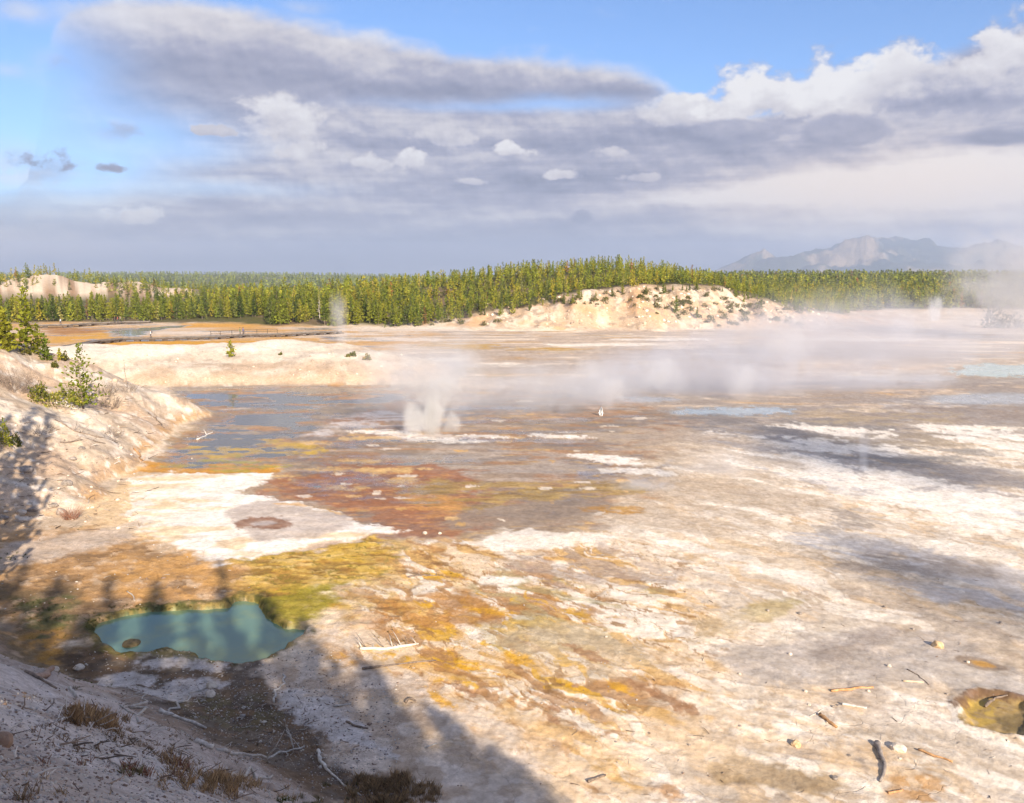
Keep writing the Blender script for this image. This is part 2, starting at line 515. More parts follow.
    p.poly([(385, 455), (470, 445), (560, 455), (600, 470), (560, 480), (450, 480), (400, 470)], (.40, .34, .29), soft=1, amp=2, op=.8, mot=(-.2, 1.4, .2, 'wide', 15))
    p.poly([(300, 472), (370, 462), (425, 462), (470, 480), (500, 520), (440, 545), (385, 538), (340, 512), (262, 494)], RED, soft=.8, amp=1.8, scale=3, wet=.3, rough=.3, op=.95)
    p.poly([(300, 472), (370, 462), (425, 462), (470, 480), (500, 520), (440, 545), (385, 538), (340, 512), (262, 494)], (.25, .15, .105), soft=.8, amp=1.5, op=.7, mot=(.15, .7, .2, 'wide', 17), wet=.4)
    p.poly([(300, 472), (370, 462), (425, 462), (470, 480), (500, 520), (440, 545), (385, 538), (340, 512), (262, 494)], (.52, .27, .10), soft=.8, amp=1.5, op=.65, mot=(.42, .5, .12, 'wide', 18))
    p.poly([(470, 505), (590, 494), (620, 505), (560, 526), (470, 530), (420, 540)], (.29, .225, .17), soft=.8, amp=1.4, op=.9, wet=.4, rough=.2)
    p.poly([(395, 490), (440, 481), (520, 484), (590, 482), (650, 486), (600, 497), (520, 502), (455, 512), (405, 503)], (.43, .30, .11), soft=.5, amp=1.3, scale=2, op=.85, mot=(-.35, .8, .3, 'wide', 19), wet=.15)
    p.poly([(395, 490), (440, 481), (520, 484), (590, 482), (650, 486), (600, 497), (520, 502), (455, 512), (405, 503)], (.27, .18, .07), soft=.4, amp=1.2, op=.8, mot=(.15, .5, .15, 'wide', 8))
    p.poly([(400, 496), (430, 493), (465, 503), (450, 516), (420, 512)], (.55, .28, .09), soft=.5, amp=1.2, op=.85, mot=(-.25, .6, .3, 'wide', 9))
    p.poly(ell(618, 511, 30, 4), (.45, .24, .05), soft=.3, amp=.8, op=.85, mot=(-.25, .5, .3, 'wide', 10))
    # pale margins and islets in it
    for (px, py, rx, ry) in ((295, 432, 45, 7), (370, 417, 50, 5), (390, 428, 40, 5), (430, 438, 50, 3), (350, 425, 22, 4), (320, 415, 30, 3), (265, 424, 40, 4)):
        p.poly(ell(px, py, rx, ry), (.62, .55, .49), soft=.6, amp=1.2, op=.85, mot=(-.25, 1.2, .2, 'wide', px), wet=.7)
    for (px, py, rx, ry) in ((440, 440, 48, 2), (385, 433, 40, 2), (600, 458, 35, 2.5), (635, 472, 40, 3), (620, 463, 25, 2), (560, 437, 30, 2), (490, 437, 30, 1.5)):
        p.poly(ell(px, py, rx, ry, rot=.05), WW, soft=.25, amp=.7, scale=1.2, op=.95)
    rr = np.random.default_rng(3)
    for i in range(60):
        px, py = rr.uniform(230, 640), rr.uniform(400, 530)
        c = [(.80, .70, .56), (.66, .44, .20), (.55, .34, .12), (.72, .64, .55)][i % 4]
        p.poly(ell(px, py, rr.uniform(2, 11), rr.uniform(.6, 1.6)), c, soft=.12, amp=.35, scale=.8, op=.9)
    for (px, py, rx, ry) in ((290, 445, 50, 3), (372, 439, 34, 2.2), (360, 462, 22, 2), (330, 470, 30, 1.8), (385, 471, 26, 3), (300, 478, 26, 2), (345, 488, 20, 2), (400, 480, 22, 3), (250, 437, 30, 3)):
        p.poly(ell(px, py, rx, ry), (.62, .42, .18), soft=.25, amp=.7, scale=1.2, op=.85, mot=(-.4, .9, .2, 'wide', px))
    # --- lagoon bed with algae
    p.poly(LAGOON, (.30, .25, .205), soft=1.0, amp=1.4, wet=.6, rough=.1)
    p.poly(LAGOON, (.19, .17, .15), soft=1.0, amp=1.4, op=.8, mot=(.1, 1.6, .2, 'wide', 20))
    p.poly(LAGOON, (.58, .48, .38), soft=1.0, amp=1.4, op=.8, mot=(.45, 1.3, .12, 'wide', 24))
    p.poly(LAGOON, (.34, .25, .14), soft=1, amp=1.4, op=.8, mot=(.05, 1.8, .25, 'wide', 21))
    p.poly([(170, 387), (330, 385), (400, 387), (390, 391), (200, 391)], (.46, .35, .25), soft=1, amp=1.5, op=.9)  # tan strip along the far shore, the mound's reflection painted in
    p.poly(LAGOON, (.44, .23, .07), soft=1.0, amp=1.4, op=.85, mot=(.15, 1.4, .12, 'wide', 25))
    p.poly([(165, 448), (250, 440), (330, 446), (320, 458), (270, 452), (215, 460)], GOLD, soft=.4, amp=1.3, op=.95, mot=(-.1, 1.1, .15, 'wide', 22))
    p.poly([(140, 462), (200, 462), (290, 466), (270, 474), (200, 476), (132, 474)], (.56, .27, .035), soft=.35, amp=.8, scale=1.5, op=.95)
    p.poly([(150, 466), (240, 455), (300, 470), (240, 474)], (.36, .31, .05), soft=.4, amp=.8, op=.8, mot=(.1, .8, .15, 'wide', 23))
    # --- white terrace
    p.poly([(95, 500), (130, 474), (170, 474), (190, 500), (180, 540), (120, 545), (85, 530)], (.74, .55, .33), soft=1.2, amp=1.2, op=.9)
    T_ = [(133, 480), (170, 474), (230, 476), (272, 474), (262, 483), (240, 494), (290, 503), (330, 512), (362, 524), (398, 534), (370, 539), (320, 546), (280, 553), (242, 570),
          (208, 571), (190, 557), (170, 546), (138, 536), (128, 512)]
    p.poly(T_, (.86, .82, .76), soft=.22, amp=.75, scale=1.6, rough=.25, lift=.06)
    p.poly(T_, (.72, .52, .27), soft=.3, amp=.7, op=.7, mot=(.32, 1.6, .14, 'wide', 31))
    p.poly([(130, 480), (200, 476), (180, 510), (150, 530), (125, 515)], (.76, .58, .34), soft=1, amp=1, op=.75, mot=(-.1, 1.2, .3, 'wide', 32))
    p.poly([(225, 512), (262, 503), (300, 506), (345, 517), (352, 527), (320, 540), (265, 545), (240, 535), (235, 525)], (.52, .44, .38), soft=.3, amp=.5, op=.9, wet=.5, rough=.3)
    p.poly([(215, 545), (240, 539), (252, 545), (235, 553), (212, 550)], (.66, .46, .24), soft=.25, amp=.4, op=.8)
    p.poly(ell(263, 527, 24, 6), (.27, .15, .095), soft=.25, amp=.5, scale=1, wet=.3)
    p.poly(ell(262, 527, 12, 2.5), (.50, .42, .37), soft=.2, amp=.3, wet=.6)
    p.poly([(272, 506), (300, 505), (330, 510), (340, 516), (315, 511), (280, 508)], (.66, .40, .15), soft=.15, amp=.25, op=.8)
    p.poly([(303, 549), (325, 544), (345, 541), (335, 549), (310, 553)], (.55, .42, .33), soft=.2, amp=.3)
    # --- ochre apron right of the hot pool
    p.poly([(215, 580), (240, 566), (300, 552), (370, 540), (440, 556), (470, 590), (420, 620), (345, 640), (312, 622), (280, 622), (262, 612), (256, 600), (225, 602)], (.52, .34, .055), soft=.5, amp=1.2, rough=1, lift=.05)
    p.poly([(250, 590), (300, 570), (345, 580), (335, 610), (305, 622), (275, 618)], (.34, .255, .04), soft=.8, amp=1.2, op=.9, mot=(-.2, 1.0, .3, 'iso', 41))
    p.poly([(240, 580), (320, 552), (450, 560), (470, 600), (380, 640)], (.42, .20, .05), soft=1, amp=1, op=.6, mot=(.25, 1.4, .2, 'iso', 42))
    p.poly([(230, 575), (290, 556), (400, 545), (440, 568), (380, 600), (330, 590)], (.64, .46, .13), soft=1, amp=1, op=.6, mot=(.1, 1, .25, 'iso', 43))
    A_P = [(215, 580), (240, 566), (300, 552), (370, 540), (440, 556), (470, 590), (420, 620), (345, 640), (312, 622), (280, 622), (262, 612), (256, 600), (225, 602)]
    p.poly(A_P, (.24, .135, .04), soft=.5, amp=1.0, op=.75, mot=(.20, .55, .14, 'wide', 44), lift=-.05)
    p.poly(A_P, (.68, .50, .20), soft=.5, amp=1.0, op=.75, mot=(.40, .40, .12, 'wide', 45), lift=.04)
    p.poly(A_P, (.19, .16, .03), soft=.5, amp=1.0, op=.75, mot=(.48, .30, .10, 'iso', 46))
    # --- tan hillside foot on the left
    L_ = [(-400, 545), (0, 535), (90, 530), (150, 545), (200, 572), (240, 575), (240, 600), (150, 606), (90, 625), (60, 680), (-60, 660), (-500, 640)]
    p.poly(L_, (.44, .255, .105), soft=1.2, amp=1.5, op=.95)
    p.poly(L_, (.62, .47, .33), soft=1, amp=1, op=.8, mot=(.25, .8, .12, 'iso', 51), lift=.04)
    p.poly(L_, (.22, .14, .075), soft=1, amp=1, op=.75, mot=(.20, .9, .12, 'iso', 52), lift=-.04)
    p.poly([(0, 545), (90, 533), (140, 522), (120, 545), (50, 560), (0, 572)], (.58, .50, .43), soft=.6, amp=1, op=.8)
    p.poly([(120, 560), (180, 552), (225, 580), (200, 605), (120, 600)], (.54, .31, .11), soft=.8, amp=1, op=.8, mot=(-.1, 1, .3, 'iso', 53))
    p.poly([(-60, 590), (90, 585), (95, 650), (110, 690), (40, 700), (-60, 680)], (.19, .135, .075), soft=.8, amp=1, op=.9, mot=(-.35, 1.0, .3, 'iso', 54))
    p.poly([(10, 600), (80, 595), (90, 625), (40, 640)], (.10, .115, .045), soft=.5, amp=.8, op=.8, mot=(.0, .6, .2, 'iso', 55))
    p.poly([(15, 640), (60, 630), (75, 660), (35, 680)], (.40, .22, .05), soft=.5, amp=.7, op=.8, mot=(-.1, .6, .2, 'iso', 56))
    # --- right of pool and the shaded foot
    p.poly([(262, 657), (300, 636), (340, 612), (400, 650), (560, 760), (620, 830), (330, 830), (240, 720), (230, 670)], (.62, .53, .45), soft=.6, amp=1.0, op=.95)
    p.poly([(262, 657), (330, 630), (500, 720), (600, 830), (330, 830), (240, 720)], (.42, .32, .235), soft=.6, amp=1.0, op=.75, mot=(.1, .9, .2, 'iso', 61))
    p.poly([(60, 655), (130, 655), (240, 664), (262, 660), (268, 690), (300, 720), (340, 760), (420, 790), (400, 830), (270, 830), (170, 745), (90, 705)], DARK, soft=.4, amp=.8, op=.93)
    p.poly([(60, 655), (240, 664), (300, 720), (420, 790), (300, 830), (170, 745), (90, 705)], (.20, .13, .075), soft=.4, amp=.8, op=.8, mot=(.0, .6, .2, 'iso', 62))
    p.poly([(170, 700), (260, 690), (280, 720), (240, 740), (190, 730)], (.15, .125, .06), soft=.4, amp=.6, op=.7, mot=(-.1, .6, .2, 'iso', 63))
    for P in ([(96, 684), (120, 676), (160, 680), (150, 688), (100, 690)], [(105, 695), (150, 690), (175, 680), (235, 683), (225, 692), (190, 698), (180, 706), (120, 700)],
              [(140, 664), (180, 657), (236, 664), (220, 673), (180, 670), (150, 672)], [(275, 690), (330, 700), (400, 760), (340, 745), (285, 715)]):
        p.poly(P, (.60, .56, .54), soft=.15, amp=.35, scale=.8, op=.9)
    p.poly([(85, 628), (100, 614), (150, 604), (232, 598), (240, 594), (262, 598), (275, 615), (310, 618), (330, 606), (335, 615), (300, 640), (262, 662), (230, 662),
            (200, 660), (110, 655), (85, 640)], (.17, .145, .045), soft=.18, amp=.45, scale=.8, op=.85, mot=(-.3, .5, .3, 'iso', 64))
    p.poly([(85, 628), (150, 604), (200, 601), (205, 610), (150, 612), (100, 634)], (.10, .12, .03), soft=.15, amp=.3, op=.8, mot=(-.1, .4, .3, 'iso', 65))
    p.poly([(255, 600), (268, 600), (345, 585), (342, 600), (315, 624), (280, 624), (262, 616)], (.30, .26, .035), soft=.2, amp=.4, op=.85)
    p.poly([(262, 657), (285, 640), (312, 624), (330, 610), (350, 612), (325, 640), (290, 665)], (.72, .60, .46), soft=.4, amp=.5, op=.9)
    p.poly(POOL, (.34, .36, .17), soft=.3, amp=.15, op=.95, rough=.2); p.poly(POOL, (.16, .30, .24), soft=.5, amp=.2, op=.8, mot=(-.3, 1.2, .4, 'iso', 66), rough=.2)
    k = np.nonzero((y > 28) & (y < 50) & (x > -26) & (x < -4))[0]
    dk_ = sdpoly(x[k], y[k], POOL_W)
    m_ = sstep(-.75, -.35, dk_) * sstep(.75, .15, dk_ + .35 * fbm(x[k] / .4, y[k] / .4, 4, 67)) * sstep(-.20, -.09, z[k]) * (1 - sstep(-6.5, -5.5, x[k]))
    c = mix(np.array((.075, .075, .022)), np.array((.26, .19, .06)), sstep(-.3, .4, fbm(x[k] / .25, y[k] / .25, 4, 68))[:, None])
    p.c[k] = p.c[k] * (1 - m_[:, None] * .9) + c * m_[:, None] * .9
    # --- middle ground: cream with rusty run-off
    M_ = [(330, 640), (420, 545), (560, 535), (690, 560), (720, 640), (720, 740), (640, 803), (560, 760), (440, 690)]
    p.poly(M_, (.72, .57, .40), soft=2, amp=2, op=.85)
    p.poly(M_, (.56, .32, .07), soft=1.5, amp=2, op=.75, mot=(.18, 1.5, .12, 'run', 70))
    p.poly(M_, W_, soft=1.5, amp=2, op=.85, mot=(.12, 1.2, .09, 'run', 71), lift=.03)
    p.poly(M_, (.36, .20, .08), soft=1.5, amp=2, op=.55, mot=(.02, 1.2, .035, 'edge', 71))
    p.poly(M_, (.30, .18, .09), soft=1.5, amp=2, op=.5, mot=(-.05, 1.1, .04, 'line', 12))
    p.poly(M_, (.52, .33, .12), soft=1.5, amp=2, op=.6, mot=(.30, .8, .05, 'line', 13))
    p.poly([(330, 640), (420, 545), (560, 550), (640, 640), (700, 730), (600, 760), (440, 700)], (.38, .20, .075), soft=1.5, amp=2, op=.85, mot=(.22, .70, .08, 'run', 72), lift=-.025)
    p.poly([(380, 650), (430, 580), (560, 560), (640, 660), (600, 740), (440, 690)], (.62, .36, .03), soft=1.5, amp=2, op=.9, mot=(.34, .7, .10, 'run', 73))
    p.poly(M_, (.30, .17, .07), soft=1.5, amp=2, op=.85, mot=(.55, .45, .08, 'run', 74))
    p.poly([(400, 600), (520, 560), (640, 600), (640, 660), (520, 650)], (.40, .36, .20), soft=1.5, amp=2, op=.6, mot=(.1, 1.2, .2, 'run', 75))
    p.poly([(385, 600), (470, 590), (540, 610), (500, 622), (430, 630), (380, 625)], (.40, .20, .06), soft=.5, amp=1.0, op=.85, mot=(-.15, .7, .2, 'run', 76))
    p.poly([(500, 632), (560, 625), (640, 640), (660, 665), (610, 680), (540, 660)], (.50, .41, .29), soft=.8, amp=1, op=.75)
    p.poly([(470, 545), (530, 530), (610, 540), (560, 548), (500, 555)], WW, soft=.3, amp=.8, op=.9)
    p.poly(ell(505, 583, 26, 5), WW, soft=.25, amp=.6, op=.95); p.poly(ell(560, 566, 14, 5), WW, soft=.25, amp=.5, op=.9)
    p.poly([(480, 560), (600, 545), (690, 575), (650, 590), (560, 590)], (.40, .33, .29), soft=.6, amp=1.2, op=.7, mot=(-.05, .9, .2, 'run', 77))
    for (px, py, rx, ry, ro) in ((520, 660, 20, 4, .3), (460, 668, 45, 2.2, .2), (620, 690, 25, 3, .5), (455, 660, 14, 3, .9), (440, 700, 18, 2, .6), (490, 612, 26, 3, .1)):
        p.poly(ell(px, py, rx, ry, rot=ro), (.60, .33, .03), soft=.2, amp=.35, scale=.7, op=.85)
    for (px, py, rx, ry, ro) in ((640, 688, 16, 4, .5), (668, 700, 26, 5, .35), (690, 712, 12, 5, .3), (553, 720, 8, 3, .6), (600, 724, 6, 2, 0), (612, 735, 6, 2, 0), (560, 712, 10, 3, .4), (460, 690, 20, 3, .4), (585, 655, 26, 4, .4)):
        p.poly(ell(px, py, rx, ry, rot=ro), (.34, .19, .10), soft=.12, amp=.3, scale=.5, op=.85)
    p.poly([(440, 740), (560, 735), (660, 745), (640, 800), (560, 800)], (.76, .57, .36), soft=1, amp=1, op=.6, mot=(-.1, 1, .3, 'run', 78))
    # --- lower right sheets
    p.poly([(720, 660), (800, 640), (860, 630), (960, 640), (1060, 690), (1060, 720), (940, 690), (850, 690), (760, 690)], (.43, .385, .35), soft=.5, amp=.8, op=.9)
    p.poly([(800, 655), (880, 628), (905, 632), (870, 655), (840, 668)], (.33, .285, .255), soft=.3, amp=.5, op=.85)
    p.poly([(830, 570), (880, 552), (1000, 566), (990, 580), (900, 578)], (.36, .31, .27), soft=.5, amp=.9, op=.8, mot=(-.2, .9, .2, 'run', 79))
    p.poly([(795, 522), (840, 510), (890, 512), (880, 525), (820, 532)], (.33, .29, .26), soft=.4, amp=.9, op=.8, mot=(-.2, .9, .2, 'run', 80))
    p.poly([(745, 612), (790, 598), (810, 602), (775, 618), (740, 622)], (.44, .35, .15), soft=.3, amp=.6, op=.7)
    p.poly([(690, 625), (740, 612), (760, 622), (700, 640)], (.52, .42, .28), soft=.4, amp=.6, op=.7)
    p.poly([(700, 768), (740, 764), (830, 780), (850, 790), (790, 792), (720, 784)], (.33, .235, .13), soft=.25, amp=.5, op=.9, wet=.2)
    p.poly([(890, 775), (930, 772), (970, 790), (960, 806), (900, 806), (880, 795)], (.46, .26, .10), soft=.25, amp=.5, op=.85, mot=(-.2, .5, .25, 'iso', 81))
    p.poly([(640, 785), (680, 780), (700, 800), (660, 810)], (.38, .2, .08), soft=.3, amp=.5, op=.8, mot=(-.1, .5, .2, 'iso', 82))
    p.poly(ell(984, 667, 26, 6, rot=.2), (.27, .20, .14), soft=.12, amp=.2, op=.9, wet=.4); p.poly(ell(984, 667, 13, 3, rot=.2), (.55, .30, .06), soft=.1, amp=.15, wet=.4)
    p.poly([(828, 690), (880, 684), (895, 700), (880, 712), (835, 705)], (.44, .36, .29), soft=.4, amp=.5, op=.75)
    p.poly([(610, 720), (700, 725), (720, 760), (650, 765)], (.76, .60, .42), soft=1, amp=1, op=.6)
    p.poly(PIT, (.33, .23, .085), soft=.10, amp=.2, scale=.5, wet=.35)
    p.poly([(966, 699), (990, 700), (1000, 720), (975, 728), (960, 712)], (.46, .32, .07), soft=.1, amp=.2, op=.8, mot=(-.2, .3, .2, 'iso', 83))
    p.poly([(1000, 716), (1030, 712), (1032, 730), (1004, 730)], (.13, .10, .05), soft=.15, amp=.3, op=.7)
    p.poly([(950, 706), (966, 695), (976, 690), (1030, 700), (1030, 704), (978, 696), (964, 708), (956, 712)], (.14, .08, .05), soft=.08, amp=.12, scale=.4, op=.9)
    # --- orange flats beyond the mound
    O_ = [(-200, 321), (140, 319), (260, 322), (330, 328), (430, 332), (400, 350), (100, 352), (60, 348), (-200, 350)]
    p.poly(O_, (.56, .33, .12), soft=5, amp=5, scale=12, op=.95)
    p.poly(O_, (.62, .52, .42), soft=5, amp=5, op=.9, mot=(.05, 5, .2, 'wide', 91))
    p.poly(O_, (.32, .30, .29), soft=5, amp=5, op=.85, mot=(.45, 5, .15, 'wide', 92), wet=.9)
    p.poly([(45, 318), (128, 317), (126, 322), (45, 323)], (.60, .33, .06), soft=2, amp=3, scale=8)
    p.poly([(45, 328), (85, 328), (110, 331), (60, 336), (40, 334)], (.38, .20, .08), soft=2, amp=3, scale=8)
    p.poly([(50, 337), (122, 333), (122, 337), (60, 343), (50, 343)], (.60, .34, .07), soft=2, amp=2, scale=6)
    p.poly([(64, 349), (100, 343), (160, 341), (260, 342), (240, 347), (150, 347), (90, 350)], (.61, .31, .03), soft=1.5, amp=2, scale=6)
    p.poly([(185, 325), (255, 325), (250, 328), (185, 328)], (.60, .33, .08), soft=2, amp=3, scale=8)
    p.poly([(112, 331), (140, 328), (190, 326), (150, 332), (140, 337), (120, 337)], (.34, .37, .40), soft=1.5, amp=2, scale=5, wet=1)
    p.poly([(280, 343), (330, 340), (330, 345), (285, 348)], (.55, .33, .12), soft=1.5, amp=2, scale=6)
    for (px, py, rx, ry) in ((380, 340, 60, 2), (340, 335, 60, 1.5), (400, 330, 60, 2), (300, 348, 40, 2), (200, 333, 50, 1.2)):
        p.poly(ell(px, py, rx, ry), (.68, .60, .52), soft=1.5, amp=3, scale=6, op=.9)
    # --- raised ground coloured by where it stands
    nb = fbm(x / 2.2, y / 2.2, 5, 501); nc = fbm(x / .55, y / .55, 4, 502); nd = fbm(x / 7, y / 7, 4, 503)
    hill = (y > 205) & (y < 520)
    hz = z
    k = np.nonzero(hill & (z > .35))[0]
    xs = x[k]; ys = y[k]
    g = fbm(xs / 3, ys / 9, 5, 510); g2 = fbm(xs / 10, ys / 10, 4, 511)
    c = mix(np.array((.54, .405, .285)), np.array((.68, .575, .46)), sstep(-.3, .4, g)[:, None])
    c = mix(c, np.array((.58, .36, .19)), (sstep(.15, .6, g2) * .65)[:, None])
    c = mix(c, np.array((.33, .26, .20)), (sstep(.28, .6, fbm(xs / 1.6, ys / 2.5, 4, 512)) * .7)[:, None])
    w = sstep(.35, 1.0, hz[k])[:, None]
    p.c[k] = p.c[k] * (1 - w) + c * w; p.wet[k] *= (1 - w[:, 0])
    # forest floor
    yb = np.interp(x, [-200, -110, -60, -35, -23, -3, 15, 36, 58, 70, 82, 95, 115, 150, 320], [262, 258, 243, 241, 242, 246, 250, 253, 254, 251, 250, 258, 300, 352, 352]) + 3 * fbm(x / 6, y / 6, 3, 520)
    w = sstep(-2, 5, y - yb) * (y < 1e5)
    pale = np.exp(-(((x + 300) / 110) ** 2 + ((y - 455) / 60) ** 2)) + np.exp(-(((x + 200) / 40) ** 2 + ((y - 470) / 25) ** 2)) * .8
    fl = mix(np.array((.16, .12, .07)), np.array((.10, .10, .035)), sstep(-.4, .4, nd)[:, None])
    far = sstep(600, 1500, y)[:, None]
    fl = mix(fl, np.array((.055, .065, .028)), far)
    wp = sstep(.35, .6, pale + .18 * fbm(x / 8, y / 8, 4, 521))[:, None]
    fl = mix(fl, mix(np.array((.72, .60, .47)), np.array((.36, .24, .15)), sstep(-.25, .4, fbm(x / 5, y / 5, 5, 522))[:, None]), wp)
    p.c = p.c * (1 - w[:, None]) + fl * w[:, None]; p.wet *= (1 - w)
    # mound beyond the lagoon
    k = np.nonzero((y > 116) & (y < 180) & (x < -3) & (z > .12))[0]
    g = fbm(x[k] / 5, y[k] / 5, 5, 530)
    c = mix(np.array((.68, .59, .48)), np.array((.56, .43, .31)), sstep(-.1, .6, g + .5 * sstep(2.0, .4, z[k]))[:, None])
    c = mix(c, np.array((.42, .33, .25)), (sstep(.25, .6, fbm(x[k] / 1.4, y[k] / 1.4, 4, 531)) * .5)[:, None])
    c = mix(c, np.array((.80, .73, .62)), (sstep(2.3, 3.3, z[k] + .4 * g))[:, None])
    w = sstep(.12, .4, z[k])[:, None]
    p.c[k] = p.c[k] * (1 - w) + c * w; p.wet[k] *= (1 - w[:, 0])
    # left bank
    s = x < -22
    k = np.nonzero(s & (y > 46) & (y < 121) & (z > .1))[0]
    t = z[k]
    g = nb[k]; g3 = fbm(x[k] / 5 + y[k] / 9, y[k] / 3, 5, 540)
    c = mix(np.array((.52, .43, .335)), np.array((.70, .62, .52)), sstep(-.2, .5, g3)[:, None])
    c = mix(c, np.array((.55, .40, .28)), (sstep(.0, .5, nd[k] + .5 * g) * .75)[:, None])
    c = mix(c, np.array((.50, .30, .13)), (sstep(1.2, .1, t + .7 * g) * .85)[:, None])
    c = mix(c, np.array((.30, .235, .19)), (sstep(.30, .6, nc[k]) * .6)[:, None])
    c = mix(c, np.array((.82, .76, .68)), (sstep(.55, .75, fbm(x[k] / .8, y[k] / .8, 3, 541)) * .7)[:, None])
    edge = np.exp(-((t - .22) / .12) ** 2)[:, None] * sstep(60, 75, y[k])[:, None] * .7
    c = mix(c, np.array((.78, .66, .48)), edge)
    w = sstep(.1, .35, t)[:, None]
    p.c[k] = p.c[k] * (1 - w) + c * w; p.wet[k] *= (1 - w[:, 0])
    # camera hill: pale gravel
    hs = 14.3 - (14.3 / 18.2) * (0.55 * x + 0.84 * y)
    k = np.nonzero((z > .35) & (hs > -1.5) & (y < 47))[0]
    c = mix(np.array(GRAVEL), np.array((.58, .53, .50)), sstep(-.4, .4, nb[k])[:, None])
    c = mix(c, np.array((.34, .26, .20)), (sstep(.15, .6, nd[k]) * .6)[:, None])
    c = mix(c, np.array((.24, .16, .10)), (sstep(.25, .6, nb[k] + .5 * sstep(1.8, .3, z[k])) * .6)[:, None])
    c = mix(c, np.array((.36, .265, .20)), (sstep(3.6, 1.0, z[k]) * sstep(-12, -18, x[k]) * .8)[:, None])
    w = sstep(.35, 1.0, z[k] + .25 * nc[k])[:, None]
    p.c[k] = p.c[k] * (1 - w) + c * w; p.wet[k] *= (1 - w[:, 0])
    k = np.nonzero((y > 55) & (y < 125) & (x > -48) & (x < 18))[0]
    m_ = sstep(3, 0, sdpoly(x[k], y[k], SHORE_W)) * sstep(.075, .0, z[k])
    p.wet[k] = np.maximum(p.wet[k], .85 * m_); p.c[k] *= (1 - .28 * m_)[:, None]; p.rough[k] *= 1 - .7 * m_
    # grain
    gr = 1 + .10 * fbm(x / .45, y / .45, 3, 550) + .06 * n4
    p.c = np.clip(p.c * gr[:, None], .01, .86)
    return p.dz, p.c, np.clip(p.wet, 0, 1), np.clip(p.rough, 0, 1)


